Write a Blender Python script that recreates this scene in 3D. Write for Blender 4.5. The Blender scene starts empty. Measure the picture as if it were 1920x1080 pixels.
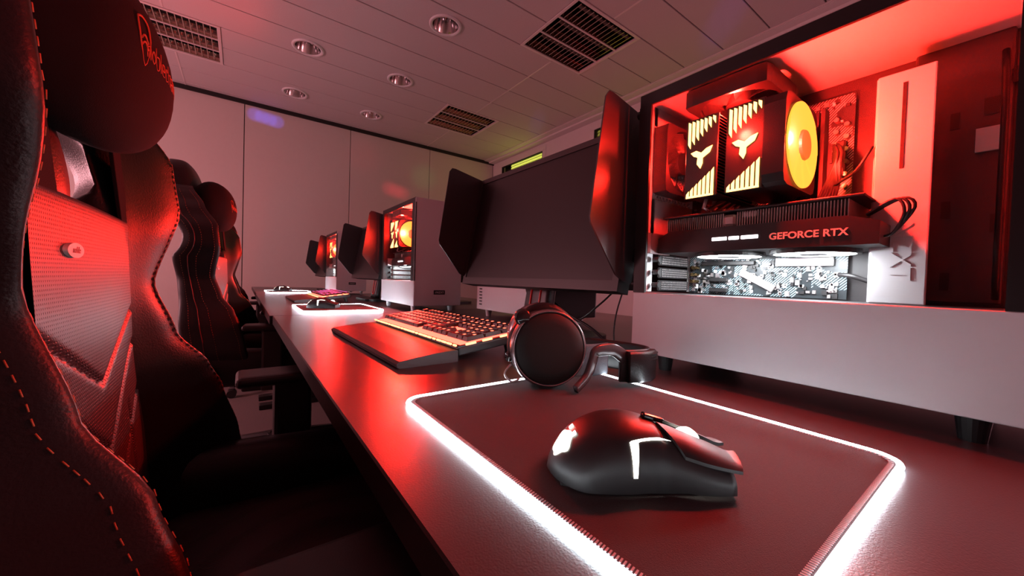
import bpy, bmesh, math, random
from mathutils import Vector, Matrix, Euler
random.seed(7)
sc = bpy.context.scene
COL = sc.collection
PI = math.pi
Z0 = 0.869            # camera height above the floor
DT = 0.730            # desk top height
def W(z): return z + Z0

# ------------------------------------------------------------ materials
def mat(name, col, rough=.5, metal=0, spec=.5, noise=0, nscale=80, bump=0, bscale=200, coat=0, aniso=None):
    m = bpy.data.materials.new(name); m.use_nodes = True
    nt = m.node_tree; b = nt.nodes['Principled BSDF']
    b.inputs['Base Color'].default_value = (*col, 1)
    b.inputs['Roughness'].default_value = rough
    b.inputs['Metallic'].default_value = metal
    b.inputs['Specular IOR Level'].default_value = spec
    b.inputs['Coat Weight'].default_value = coat
    tc = nt.nodes.new('ShaderNodeTexCoord')
    n = nt.nodes.new('ShaderNodeTexNoise'); n.inputs['Scale'].default_value = nscale; n.inputs['Detail'].default_value = 4
    nt.links.new(tc.outputs['Object'], n.inputs['Vector'])
    mx = nt.nodes.new('ShaderNodeMix'); mx.data_type = 'RGBA'; mx.blend_type = 'MULTIPLY'
    k = noise if noise else .04
    rr = nt.nodes.new('ShaderNodeMapRange'); rr.inputs['To Min'].default_value = 1 - k; rr.inputs['To Max'].default_value = 1 + k
    nt.links.new(n.outputs['Fac'], rr.inputs['Value'])
    mx.inputs[0].default_value = 1; mx.inputs[6].default_value = (*col, 1)
    nt.links.new(rr.outputs[0], mx.inputs[7]); nt.links.new(mx.outputs[2], b.inputs['Base Color'])
    if bump:
        n2 = nt.nodes.new('ShaderNodeTexNoise'); n2.inputs['Scale'].default_value = bscale; n2.inputs['Detail'].default_value = 3
        nt.links.new(tc.outputs['Object'], n2.inputs['Vector'])
        bp = nt.nodes.new('ShaderNodeBump'); bp.inputs['Strength'].default_value = bump; bp.inputs['Distance'].default_value = .002
        nt.links.new(n2.outputs['Fac'], bp.inputs['Height']); nt.links.new(bp.outputs[0], b.inputs['Normal'])
    return m
def emis(name, col, s, base=(.02, .02, .02)):
    m = bpy.data.materials.new(name); m.use_nodes = True
    nt = m.node_tree; b = nt.nodes['Principled BSDF']
    b.inputs['Base Color'].default_value = (*base, 1)
    b.inputs['Emission Color'].default_value = (*col, 1)
    b.inputs['Emission Strength'].default_value = s
    return m
def perforated(name, col, rough, scale):
    m = mat(name, col, rough); nt = m.node_tree; b = nt.nodes['Principled BSDF']
    tc = nt.nodes.new('ShaderNodeTexCoord'); mp = nt.nodes.new('ShaderNodeMapping'); mp.inputs['Scale'].default_value = (0, scale, scale)
    v = nt.nodes.new('ShaderNodeTexVoronoi'); v.inputs['Scale'].default_value = 1; v.inputs['Randomness'].default_value = 0
    nt.links.new(tc.outputs['Object'], mp.inputs[0]); nt.links.new(mp.outputs[0], v.inputs['Vector'])
    cr = nt.nodes.new('ShaderNodeMapRange'); cr.inputs['From Min'].default_value = .12; cr.inputs['From Max'].default_value = .3
    nt.links.new(v.outputs['Distance'], cr.inputs['Value'])
    mx = nt.nodes.new('ShaderNodeMix'); mx.data_type = 'RGBA'; mx.blend_type = 'MULTIPLY'; mx.inputs[0].default_value = .75
    mx.inputs[6].default_value = (*col, 1); nt.links.new(cr.outputs[0], mx.inputs[7]); nt.links.new(mx.outputs[2], b.inputs['Base Color'])
    bp = nt.nodes.new('ShaderNodeBump'); bp.inputs['Strength'].default_value = .6; bp.inputs['Distance'].default_value = .001
    nt.links.new(cr.outputs[0], bp.inputs['Height']); nt.links.new(bp.outputs[0], b.inputs['Normal'])
    return m
def glassmat(name, tint, refl=.08, rough=.02):
    m = bpy.data.materials.new(name); m.use_nodes = True; nt = m.node_tree; nt.nodes.clear()
    o = nt.nodes.new('ShaderNodeOutputMaterial'); t = nt.nodes.new('ShaderNodeBsdfTransparent'); t.inputs[0].default_value = (*tint, 1)
    g = nt.nodes.new('ShaderNodeBsdfGlossy'); g.inputs['Roughness'].default_value = rough
    f = nt.nodes.new('ShaderNodeFresnel')
    ge = nt.nodes.new('ShaderNodeNewGeometry'); mr = nt.nodes.new('ShaderNodeMapRange'); mr.inputs['To Min'].default_value = 1.13; mr.inputs['To Max'].default_value = 1/1.13
    nt.links.new(ge.outputs['Backfacing'], mr.inputs['Value']); nt.links.new(mr.outputs[0], f.inputs[0])
    mx = nt.nodes.new('ShaderNodeMixShader')
    nt.links.new(f.outputs[0], mx.inputs[0]); nt.links.new(t.outputs[0], mx.inputs[1]); nt.links.new(g.outputs[0], mx.inputs[2])
    nt.links.new(mx.outputs[0], o.inputs[0]); return m

M = {}
M['white'] = mat('white_painted_steel', (.66, .63, .66), .42, noise=.02, bump=.05, bscale=900)
M['black'] = mat('black_painted_steel', (.009, .008, .009), .45, spec=.3, noise=.1)
M['tray'] = mat('dark_tray_steel', (.035, .030, .032), .45, noise=.1)
M['plastic'] = mat('black_plastic', (.018, .016, .017), .42, noise=.08, bump=.06, bscale=800)
M['gloss'] = mat('glossy_black_plastic', (.02, .015, .016), .14, noise=.05)
M['soft'] = mat('soft_touch_black', (.014, .012, .013), .42, noise=.06, bump=.05, bscale=1500)
M['desk'] = mat('dark_laminate', (.060, .050, .054), .30, spec=.5, noise=.06, nscale=300, bump=.10, bscale=700)
M['deskedge'] = mat('dark_desk_edge', (.012, .011, .012), .4)
M['metalleg'] = mat('dark_steel_leg', (.02, .02, .02), .4, metal=.3)
M['wall'] = mat('wall_panel_laminate', (.62, .57, .54), .55, noise=.025, nscale=30)
M['wallr'] = mat('wall_paint', (.75, .70, .70), .6, noise=.02, nscale=20, bump=.05, bscale=80)
M['ceil'] = mat('ceiling_board', (.62, .56, .57), .7, noise=.05, nscale=150, bump=.5, bscale=260)
M['gap'] = mat('dark_gap', (.01, .009, .009), .7)
M['ceilgap'] = mat('ceiling_seam', (.13, .09, .09), .6)
M['rail'] = mat('ceiling_rail', (.8, .72, .72), .3, metal=.2)
M['floor'] = mat('carpet_floor', (.16, .125, .12), .9, noise=.35, nscale=220, bump=.6, bscale=400)
M['leather'] = mat('black_leather', (.011, .008, .009), .42, spec=.35, noise=.1, bump=.22, bscale=420)
M['perf'] = perforated('perforated_leather', (.052, .032, .037), .42, 280)
M['velour'] = mat('black_velour', (.006, .004, .005), .9, spec=.2, noise=.2, bump=.2, bscale=900)
M['thread'] = mat('orange_thread', (.34, .10, .04), .6)
M['badge'] = mat('pale_metal_badge', (.85, .74, .74), .3)
M['redthread'] = mat('red_embroidery', (.50, .08, .03), .6)
M['pad'] = mat('cloth_mat', (.032, .023, .025), .75, spec=.3, noise=.35, nscale=1800, bump=.35, bscale=1500)
M['chrome'] = mat('chrome', (.75, .72, .72), .12, metal=1)
M['alu'] = mat('aluminium_fins', (.55, .5, .5), .35, metal=.8)
M['fins'] = mat('heatsink_fins', (.55, .45, .45), .35, metal=.25)
M['e_pad2'] = emis('led_mat_edge_bright', (.86, .92, 1), 48)
M['louver'] = mat('lamp_louvre_aluminium', (.62, .5, .42), .16, metal=1)
M['pcb'] = None
M['cable'] = mat('black_cable', (.02, .017, .018), .4)
M['screen'] = mat('dark_screen', (.010, .007, .008), .40, spec=.35, noise=.03)
M['felt'] = mat('grey_fabric', (.12, .13, .15), .9, noise=.5, nscale=900, bump=.4, bscale=900)
M['gold'] = mat('brass_connector', (.8, .55, .25), .25, metal=1)
M['redplastic'] = mat('red_ring_plastic', (.6, .02, .02), .3)
M['whiteplastic'] = mat('white_plastic', (.75, .74, .76), .35)
M['glass'] = glassmat('tinted_glass', (.90, .88, .88))
M['winglass'] = glassmat('window_glass', (.95, .95, .95))
M['e_ring'] = emis('led_fan_ring', (1, .27, .026), 3.2)
M['e_hub'] = emis('led_fan_hub', (1, .22, .03), .9)
M['e_red'] = emis('led_red', (1, .42, .10), 9)
M['e_white'] = emis('led_white', (.86, .96, 1), 42)
M['e_white_s'] = emis('led_white_soft', (1, .9, .92), 5)
M['e_pad'] = emis('led_mat_edge', (.86, .94, 1), 23)
M['e_mouse'] = emis('led_mouse', (1, .93, .80), 9)
M['e_key'] = emis('led_key_legend', (1, .13, .07), 4.5)
M['e_keyp'] = emis('led_key_legend_violet', (1, .22, .75), 2.2)
M['e_glow'] = emis('led_underglow', (1, .05, .03), 9.0)
M['e_bar'] = emis('led_edge_bar', (1, .22, .09), 6)
M['e_yellow'] = emis('yellow_blind_glow', (.62, .66, .10), 1.1, (.5, .5, .1))  # outside light on the slats put in as their own glow
M['e_yellow2'] = emis('yellow_blind_weak_glow', (.62, .66, .10), .22, (.5, .5, .1))  # second window's slats, outside light put in as a weaker glow
M['e_lcd'] = emis('led_letters', (1, .16, .12), .8, (.5, .1, .1))

def pcbmat():
    m = mat('printed_circuit', (.02, .025, .03), .35); nt = m.node_tree; b = nt.nodes['Principled BSDF']
    tc = nt.nodes.new('ShaderNodeTexCoord')
    w = nt.nodes.new('ShaderNodeTexWave'); w.wave_type = 'BANDS'; w.bands_direction = 'DIAGONAL'; w.inputs['Scale'].default_value = 150; w.inputs['Distortion'].default_value = .0
    v = nt.nodes.new('ShaderNodeTexVoronoi'); v.distance = 'CHEBYCHEV'; v.inputs['Scale'].default_value = 44
    nt.links.new(tc.outputs['Object'], w.inputs['Vector']); nt.links.new(tc.outputs['Object'], v.inputs['Vector'])
    g = nt.nodes.new('ShaderNodeMath'); g.operation = 'GREATER_THAN'; g.inputs[1].default_value = .62
    nt.links.new(w.outputs['Fac'], g.inputs[0])
    sp = nt.nodes.new('ShaderNodeSeparateColor'); nt.links.new(v.outputs['Color'], sp.inputs[0])
    g2 = nt.nodes.new('ShaderNodeMath'); g2.operation = 'GREATER_THAN'; g2.inputs[1].default_value = .4
    nt.links.new(sp.outputs[0], g2.inputs[0])
    mu = nt.nodes.new('ShaderNodeMath'); mu.operation = 'MULTIPLY'; nt.links.new(g.outputs[0], mu.inputs[0]); nt.links.new(g2.outputs[0], mu.inputs[1])
    mx = nt.nodes.new('ShaderNodeMix'); mx.data_type = 'RGBA'; mx.inputs[6].default_value = (.022, .028, .032, 1); mx.inputs[7].default_value = (.36, .50, .55, 1)
    nt.links.new(mu.outputs[0], mx.inputs[0]); nt.links.new(mx.outputs[2], b.inputs['Base Color'])
    return m
M['pcb'] = pcbmat()

# ------------------------------------------------------------ mesh builder
class MB:
    def __init__(s): s.bm = bmesh.new(); s.mi = 0; s.smooth = False
    def _fin(s, faces):
        for f in faces: f.material_index = s.mi; f.smooth = s.smooth
    def box(s, c, d, rot=None, bev=0, seg=2):
        r = bmesh.ops.create_cube(s.bm, size=1); vs = r['verts']
        R = (rot.to_matrix() if isinstance(rot, Euler) else (Euler(rot).to_matrix() if rot else Matrix.Identity(3)))
        for v in vs: v.co = Vector((v.co.x*d[0], v.co.y*d[1], v.co.z*d[2]))
        fs = {f for v in vs for f in v.link_faces}
        if bev:
            es = list({e for v in vs for e in v.link_edges})
            q = bmesh.ops.bevel(s.bm, geom=es, offset=bev, segments=seg, affect='EDGES', profile=.5)
            vs = list({v for f in q['faces'] for v in f.verts} | {v for v in vs if v.is_valid}); fs = {f for v in vs for f in v.link_faces}
        for v in vs: v.co = R @ v.co + Vector(c)
        s._fin(fs); return s
    def grid(s, P, closeu=False, closev=False, cap=False):
        # P[i][j] rows of points
        n = len(P); m = len(P[0]); V = [[s.bm.verts.new(p) for p in row] for row in P]; F = []
        for i in range(n if closeu else n-1):
            for j in range(m if closev else m-1):
                a, b, c, d = V[i][j], V[(i+1) % n][j], V[(i+1) % n][(j+1) % m], V[i][(j+1) % m]
                try: F.append(s.bm.faces.new((a, b, c, d)))
                except ValueError: pass
        if cap and closev:
            F.append(s.bm.faces.new(V[0][::-1])); F.append(s.bm.faces.new(V[-1]))
        s._fin(F); return s
    def prism(s, pts, vec, both=True):
        a = [s.bm.verts.new(p) for p in pts]; b = [s.bm.verts.new(Vector(p)+Vector(vec)) for p in pts]; n = len(pts); F = []
        F.append(s.bm.faces.new(a[::-1])); F.append(s.bm.faces.new(b))
        for i in range(n): F.append(s.bm.faces.new((a[i], a[(i+1) % n], b[(i+1) % n], b[i])))
        s._fin(F); return s
    def ring(s, c, axis, r0, r1, h, n=40):
        # annular solid around axis ('x','y','z') centred at c
        P = []
        for k in range(n):
            a = 2*PI*k/n; row = []
            for (r, t) in ((r0, -h/2), (r1, -h/2), (r1, h/2), (r0, h/2)):
                u, v = r*math.cos(a), r*math.sin(a)
                p = {'x': (t, u, v), 'y': (u, t, v), 'z': (u, v, t)}[axis]
                row.append(Vector(c)+Vector(p))
            P.append(row)
        return s.grid(P, closeu=True, closev=True)
    def lathe(s, c, axis, prof, n=32, M_=None):
        P = []
        for k in range(n):
            a = 2*PI*k/n; row = []
            for (r, t) in prof:
                u, v = r*math.cos(a), r*math.sin(a)
                p = Vector({'x': (t, u, v), 'y': (u, t, v), 'z': (u, v, t)}[axis])
                if M_: p = M_ @ p
                row.append(Vector(c)+p)
            P.append(row)
        s.grid(P, closeu=True); bmesh.ops.remove_doubles(s.bm, verts=s.bm.verts, dist=1e-6); return s
    def cyl(s, c, axis, r, h, n=24):
        return s.lathe(c, axis, [(0, -h/2), (r, -h/2), (r, h/2), (0, h/2)], n)
    def tube(s, pts, r, n=8, sub=6):
        pts = [Vector(p) for p in pts]
        if len(pts) > 2 and sub > 1:
            q = []
            for i in range(len(pts)-1):
                p0 = pts[max(i-1, 0)]; p1 = pts[i]; p2 = pts[i+1]; p3 = pts[min(i+2, len(pts)-1)]
                for k in range(sub):
                    t = k/sub
                    q.append(.5*((2*p1)+(p2-p0)*t+(2*p0-5*p1+4*p2-p3)*t*t+(3*p1-p0-3*p2+p3)*t**3))
            q.append(pts[-1]); pts = q
        up = Vector((0, 0, 1)); P = []
        for i, p in enumerate(pts):
            d = (pts[min(i+1, len(pts)-1)]-pts[max(i-1, 0)]).normalized()
            if abs(d.dot(up)) > .95: up = Vector((1, 0, 0))
            x = d.cross(up).normalized(); y = x.cross(d).normalized(); up = y
            rr = r(i/(len(pts)-1)) if callable(r) else r
            P.append([p+x*rr*math.cos(2*PI*k/n)+y*rr*math.sin(2*PI*k/n) for k in range(n)])
        sm = s.smooth; s.smooth = True; s.grid(P, closev=True, cap=True); s.smooth = sm; return s
    def build(s, name, mats, parent=None, loc=None, rot=None, recalc=True):
        if recalc: bmesh.ops.recalc_face_normals(s.bm, faces=s.bm.faces)
        me = bpy.data.meshes.new(name); s.bm.to_mesh(me); s.bm.free()
        if not isinstance(mats, (list, tuple)): mats = [mats]
        for m in mats: me.materials.append(M[m] if isinstance(m, str) else m)
        o = bpy.data.objects.new(name, me); COL.objects.link(o)
        if parent: o.parent = parent
        if loc: o.location = loc
        if rot: o.rotation_euler = rot
        return o
def tag(o, label=None, cat=None, group=None, kind=None):
    if label: o['label'] = label
    if cat: o['category'] = cat
    if group: o['group'] = group
    if kind: o['kind'] = kind
    return o
def thing(name, loc, label, cat, group=None, rz=0):
    o = bpy.data.objects.new(name, None); COL.objects.link(o); o.location = loc; o.rotation_euler = (0, 0, rz)
    o.empty_display_size = .05
    return tag(o, label, cat, group)
def kids(o): return [c for c in o.children]
def copy_tree(o, parent=None):
    c = o.copy(); COL.objects.link(c); c.parent = parent
    for ch in kids(o): copy_tree(ch, c)
    return c
def text(name, s, size, mtl, parent, loc, rot, extrude=.0003, align='CENTER', shear=0, space=1, bold=0):
    cu = bpy.data.curves.new(name, 'FONT'); cu.body = s; cu.size = size; cu.extrude = extrude; cu.align_x = align; cu.align_y = 'CENTER'; cu.shear = shear; cu.space_character = space; cu.offset = bold
    t = bpy.data.objects.new('tmp', cu); COL.objects.link(t); bpy.context.view_layer.update()
    me = bpy.data.meshes.new_from_object(t); bpy.data.objects.remove(t); me.name = name
    me.materials.clear(); me.materials.append(M[mtl])
    o = bpy.data.objects.new(name, me); COL.objects.link(o); o.parent = parent; o.location = loc; o.rotation_euler = rot
    return o
def rrect(w, h, r, n=6, cx=0, cy=0):
    pts = []
    for (sx, sy, a0) in ((1, 1, 0), (-1, 1, 90), (-1, -1, 180), (1, -1, 270)):
        for k in range(n+1):
            a = math.radians(a0+90*k/n); pts.append((cx+sx*(w/2-r)+r*math.cos(a), cy+sy*(h/2-r)+r*math.sin(a)))
    return pts

# ------------------------------------------------------------ the room
XL, XR, YF, YB = -2.97, 3.126, -2.6, 4.88
CZ = W(1.81)
def struct(o): o['kind'] = 'structure'; return o
f = MB(); f.box(((XL+XR)/2, (YF+YB)/2, -.05), (XR-XL+.4, YB-YF+.4, .1)); struct(f.build('floor', 'floor'))
lampcells = [(1.70, 1.7105, 2.345, 2.3275), (1.70, 3.5615, 2.345, 4.1785), (-.79, 3.5615, -.155, 4.1785)]
c = MB(); seams = [1.402+.3085*k for k in range(-13, 12)]+[YB]
seams = [s for s in seams if s > YF]; seams = [YF]+seams
for i in range(len(seams)-1):
    y0, y1 = seams[i], seams[i+1]
    for x0, x1 in ((XL, -.47), (-.47, 2.03), (2.03, 2.952)):
        segs = [(x0, x1)]
        for (a, b, cc, d) in lampcells:
            if y0 >= b-.01 and y1 <= d+.01:
                ns = []
                for (p, q) in segs:
                    if a >= q or cc <= p: ns.append((p, q)); continue
                    if a > p+.01: ns.append((p, a))
                    if cc < q-.01: ns.append((cc, q))
                segs = ns
        for (p, q) in segs:
            c.box(((p+q)/2, (y0+y1)/2, CZ+.012), (q-p-.004, y1-y0-.009, .024), bev=.002, seg=1)
c.mi = 1
c.box(((XL+XR)/2, (YF+YB)/2, CZ+.20), (XR-XL+.2, YB-YF+.2, .05))
for i in range(1, len(seams)-1):
    y = seams[i]
    if any(abs(y-(b+d)/2) < .02 for (a, b, cc, d) in lampcells):
        xs = [(XL, -.8), (-.15, 1.69), (2.35, 2.95)] if y > 3 else [(XL, 1.69), (2.35, 2.95)]
    else: xs = [(XL, 2.95)]
    for (p, q) in xs: c.box(((p+q)/2, y, CZ+.016), (q-p, .022, .012))
ceiling = c.build('ceiling', ['ceil', 'ceilgap'])
struct(ceiling)
DL = [(.403, 3.42), (1.152, 3.425), (1.152, 2.487), (.405, 4.345), (1.145, 4.36)]
cut = MB()
for (x, y) in DL: cut.cyl((x, y, CZ+.01), 'z', .098, .10, 40)
cutter = cut.build('cutter', 'gap')
bo = ceiling.modifiers.new('b', 'BOOLEAN'); bo.object = cutter; bo.operation = 'DIFFERENCE'; bo.solver = 'EXACT'
bpy.context.view_layer.update()
dg = bpy.context.evaluated_depsgraph_get()
nm = bpy.data.meshes.new_from_object(ceiling.evaluated_get(dg)); ceiling.modifiers.clear(); ceiling.data = nm; nm.name = 'ceiling'
bpy.data.objects.remove(cutter)
# light rails in the ceiling, cornice and the black joint above the back wall
t = MB()
for x in (-.47, 2.03):
    for (y0, y1) in ((YF, 1.70), (2.34, 3.55), (4.19, YB)):
        t.box((x, (y0+y1)/2, CZ+.0015), (.012, y1-y0, .007))
t.box((2.953, (YF+YB)/2, CZ-.001), (.012, YB-YF, .010))
struct(t.build('trim_1', 'rail'))
t = MB(); t.box((2.995, (YF+YB)/2, CZ-.004+.01), (.07, YB-YF, .03)); t.box((3.08, (YF+YB)/2, CZ-.012+.01), (.10, YB-YF, .05), bev=.004)
t.box((3.045, (YF+YB)/2, CZ-.020+.01), (.012, YB-YF, .03))
struct(t.build('trim_2', 'wallr'))
t = MB(); t.box(((XL+XR)/2, YB-.004, CZ-.020), (XR-XL, .03, .040)); struct(t.build('trim_3', 'gap'))
w = MB(); px = [XL, -2.10, -1.05, 0, 1.05, 2.08, 3.118]
for i in range(6): w.box(((px[i]+px[i+1])/2, YB+.02, (CZ-.038)/2+.004), (px[i+1]-px[i]-.007, .04, CZ-.038), bev=.002, seg=1)
w.mi = 1; w.box(((XL+XR)/2, YB+.06, CZ/2), (XR-XL+.3, .04, CZ+.1))
struct(w.build('wall_back', ['wall', 'gap']))
t = MB(); t.box(((XL+XR)/2, YB-.006, .035), (XR-XL, .012, .07)); struct(t.build('baseboard_back', 'black'))
w = MB(); w.box((XL-.05, (YF+YB)/2, CZ/2), (.1, YB-YF+.2, CZ+.1)); struct(w.build('wall_left', 'wallr'))
w = MB(); w.box(((XL+XR)/2, YF-.05, CZ/2), (XR-XL+.2, .1, CZ+.1)); struct(w.build('wall_front', 'wallr'))
# right wall with two windows
WN = [(3.64, 4.70, W(.90), W(1.755)), (1.30, 2.90, W(.90), W(1.755))]
w = MB()
w.box((XR+.06, (YF+YB)/2, W(.90)/2), (.12, YB-YF+.1, W(.90)))
w.box((XR+.06, (YF+YB)/2, (W(1.755)+CZ+.1)/2), (.12, YB-YF+.1, CZ+.1-W(1.755)))
for (a, b) in ((4.70, YB+.05), (2.90, 3.64), (YF-.05, 1.30)): w.box((XR+.06, (a+b)/2, (W(.9)+W(1.755))/2), (.12, b-a, W(1.755)-W(.9)))
struct(w.build('wall_right', 'wallr'))
for n, (y0, y1, z0, z1) in enumerate(WN):
    fr = MB(); th = .065
    for (cy, cz, dy, dz) in (((y0+y1)/2, z1-th/2, y1-y0, th), ((y0+y1)/2, z0+th/2, y1-y0, th), (y0+th/2, (z0+z1)/2, th, z1-z0-2*th), (y1-th/2, (z0+z1)/2, th, z1-z0-2*th)):
        fr.box((XR+.02, cy, cz), (.06, dy, dz), bev=.004)
    o = struct(fr.build('window_%d' % (n+1), 'wallr'))
    g = MB(); g.box((XR+.022, (y0+y1)/2, (z0+z1)/2), (.004, y1-y0-2*th, z1-z0-2*th)); g.build('pane', 'winglass', o)
    g = MB(); g.mi = 0
    for (cy, cz, dy, dz) in (((y0+y1)/2, z1-th-.005, y1-y0-2*th, .010), (y0+th+.006, (z0+z1)/2, .012, z1-z0-2*th), (y1-th-.006, (z0+z1)/2, .012, z1-z0-2*th)):
        g.box((XR+.012, cy, cz), (.03, dy, dz))
    g.build('gasket', 'gap', o)
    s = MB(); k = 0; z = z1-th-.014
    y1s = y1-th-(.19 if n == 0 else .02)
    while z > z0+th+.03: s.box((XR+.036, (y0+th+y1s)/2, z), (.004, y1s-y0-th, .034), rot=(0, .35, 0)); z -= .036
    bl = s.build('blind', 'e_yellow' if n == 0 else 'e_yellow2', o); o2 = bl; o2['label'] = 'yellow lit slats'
    s = MB(); s.box((XR+.11, (y0+y1)/2, (z0+z1)/2), (.01, y1-y0, z1-z0)); s.build('backing', 'gap', o)

# ------------------------------------------------------------ ceiling lamps
def louvre_lamp(cell, label):
    x0, y0, x1, y1 = cell; cx, cy = (x0+x1)/2, (y0+y1)/2; w_, d_ = x1-x0, y1-y0
    r = thing('ceiling_light', (cx, cy, CZ), label, 'ceiling light', 'square louvre lamps in the ceiling')
    m = MB(); tt = .022
    for (a, b, dx, dy) in ((0, d_/2-tt/2, w_, tt), (0, -d_/2+tt/2, w_, tt), (w_/2-tt/2, 0, tt, d_-2*tt), (-w_/2+tt/2, 0, tt, d_-2*tt)): m.box((a, b, .004), (dx, dy, .018), bev=.002, seg=1)
    m.build('frame', 'rail', r)
    m = MB(); m.box((0, 0, .095), (w_-.02, d_-.02, .01))
    for s_ in (-1, 1): m.box((s_*(w_/2-.012), 0, .05), (.006, d_-.02, .09)); m.box((0, s_*(d_/2-.012), .05), (w_-.02, .006, .09))
    m.build('housing', 'black', r)
    rows = 3; rw = (d_-2*tt)/rows
    m = MB()
    for k in range(rows):
        yc = -d_/2+tt+rw*(k+.5)
        for s_ in (-1, 1):
            P = []
            for j in range(7):
                t_ = j/6; yy = yc+s_*(rw*.5-.004-.022*t_**1.7); zz = .002+.055*t_
                P.append([(-w_/2+tt, yy, zz), (w_/2-tt, yy, zz)])
            m.grid(P)
    m.build('reflector', 'louver', r)
    for k in range(1, rows):
        m = MB(); m.box((0, -d_/2+tt+rw*k, .003), (w_-2*tt, .014, .006)); m.build('divider', 'rail', r)
    m = MB(); n = 15
    for k in range(rows):
        yc = -d_/2+tt+rw*(k+.5)
        for i in range(1, n):
            xx = -w_/2+tt+(w_-2*tt)*i/n
            m.prism([(xx-.003, yc-rw*.42, .003), (xx-.0005, yc-rw*.42, .045), (xx+.0005, yc-rw*.42, .045), (xx+.003, yc-rw*.42, .003)], (0, rw*.84, 0))
    m.build('louvre', 'louver', r)
    m = MB()
    for k in range(rows): m.cyl((0, -d_/2+tt+rw*(k+.5), .07), 'x', .013, w_-.10, 14)
    m.build('lamp_tube', 'whiteplastic', r)
louvre_lamp(lampcells[0], 'largest square louvre ceiling light, dark inside with orange reflections, above the largest computer')
louvre_lamp(lampcells[1], 'square louvre ceiling light near the back wall and the window corner')
louvre_lamp(lampcells[2], 'square louvre ceiling light half hidden by the neck pillow of the large chair')
dll = ['round recessed downlight in the second row, left of the other one in that row', 'round recessed downlight between the biggest downlight and the far louvre lamp', 'biggest round recessed downlight, left of the largest louvre lamp', 'round recessed downlight closest to the back wall, at left and above the blue spot', 'small round recessed downlight near the back wall, beside the far louvre lamp']
for (x, y), lb in zip(DL, dll):
    r = thing('downlight', (x, y, CZ), lb, 'ceiling light', 'round downlights in the ceiling')
    m = MB(); m.smooth = True; m.lathe((0, 0, 0), 'z', [(.088, .004), (.092, -.008), (.108, -.012), (.114, -.006), (.114, .001), (.095, .006), (.088, .004)], 48); m.build('rim', 'whiteplastic', r)
    m = MB(); m.smooth = True; m.lathe((0, 0, 0), 'z', [(.089, -.004), (.084, .02), (.072, .06), (.05, .10), (.0, .125)], 48); m.build('reflector', 'chrome', r)
    m = MB(); m.smooth = True
    m.tube([(-.03, -.045, .075), (-.03, .03, .06)], .011, 10, 1); m.tube([(.03, -.045, .075), (.03, .03, .06)], .011, 10, 1); m.build('lamp_tube', 'whiteplastic', r)

# ------------------------------------------------------------ desks
def desk(y0, y1, x0, x1, label, legs=(0.2, .55)):
    r = thing('desk', ((x0+x1)/2, (y0+y1)/2, 0), label, 'desk', 'dark desks in the row')
    d = x1-x0; L = y1-y0
    m = MB(); m.box((0, 0, DT-.014), (d, L-.002, .028), bev=.0015, seg=1)
    top = m.build('tabletop', ['desk', 'deskedge'], r)
    for p in top.data.polygons:
        if abs(p.normal.z) < .8 or p.normal.z < 0: p.material_index = 1
    for s_ in (-1, 1):
        m = MB(); yy = s_*(L/2-.10)
        m.box((.0, yy, .015), (d*.92, .07, .03), bev=.004); m.build('foot', 'metalleg', r)
        m = MB(); m.box((.05, yy, (DT-.028+.03)/2), (.09, .045, DT-.028-.03), bev=.004); m.build('leg', 'metalleg', r)
    m = MB(); m.box((.12, 0, DT-.028-.14), (.018, L-.30, .26), bev=.002); m.build('modesty_panel', 'metalleg', r)
    return r
desk(-.564, 1.436, .083, .69, 'dark desk carrying the headset, the red keyboard and the largest glowing mouse mat')
desk(1.437, 2.936, .074, .69, 'dark middle desk, under the second white computer')
desk(2.937, 4.437, .078, .69, 'dark desk at the far end, against the back wall')
desk(-.1, 1.5, .698, 1.38, 'dark desk of the opposite row, behind the near monitor')
desk(1.501, 3.1, .698, 1.38, 'dark desk of the opposite row, behind the second white computer')

# ------------------------------------------------------------ computers
HB = .0247   # underside of the case above the desk
def led(name, kind, loc, energy, col, radius=.01, parent=None, **kw):
    l = bpy.data.lights.new(name, kind); l.energy = energy; l.color = col
    if kind == 'POINT' or kind == 'SPOT': l.shadow_soft_size = radius
    for k, v in kw.items(): setattr(l, k, v)
    o = bpy.data.objects.new(name, l); COL.objects.link(o); o.location = loc
    if parent: o.parent = parent
    return o
RED = (1, .017, .010)
def fan(parent, name, c, axis, size, mats, blades=7, tilt=1, labelr=None, ring=None):
    """case fan: frame with hub and blades; axis is the spin axis"""
    h = .025
    m = MB(); w2 = size/2
    def P3(u, v, t): return Vector(c)+Vector({'x': (t, u, v), 'y': (u, t, v), 'z': (u, v, t)}[axis])
    # frame: square outer, round inner
    n = 48; rows = []
    for k in range(n):
        a = 2*PI*k/n; ca, sa = math.cos(a), math.sin(a); q = 1/max(abs(ca), abs(sa)); q = min(q, 1.36); ri = w2*.94
        rows.append([P3(w2*q*ca, w2*q*sa, -h/2), P3(w2*q*ca, w2*q*sa, h/2), P3(ri*ca, ri*sa, h/2), P3(ri*ca, ri*sa, -h/2)])
    m.grid(rows, closeu=True, closev=True)
    fr = m.build(name, mats[0], parent)
    m = MB(); m.smooth = False
    for b in range(blades):
        a0 = 2*PI*b/blades; P = []
        for i in range(6):
            r = w2*(.30+.62*i/5); row = []
            for j in range(5):
                t = j/4; a = a0+(.62+.25*i/5)*(t-.5)*1.25+.35*i/5; row.append(P3(r*math.cos(a), r*math.sin(a), tilt*(t-.5)*.016))
            P.append(row)
        m.grid(P)
    m.build('fan_blades', mats[1], fr)
    m = MB(); m.cyl(c, axis, w2*.33, .020, 28); m.build('fan_hub', mats[2], fr)
    return fr
def rail_y(m, x, y, z, s): pass
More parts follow.
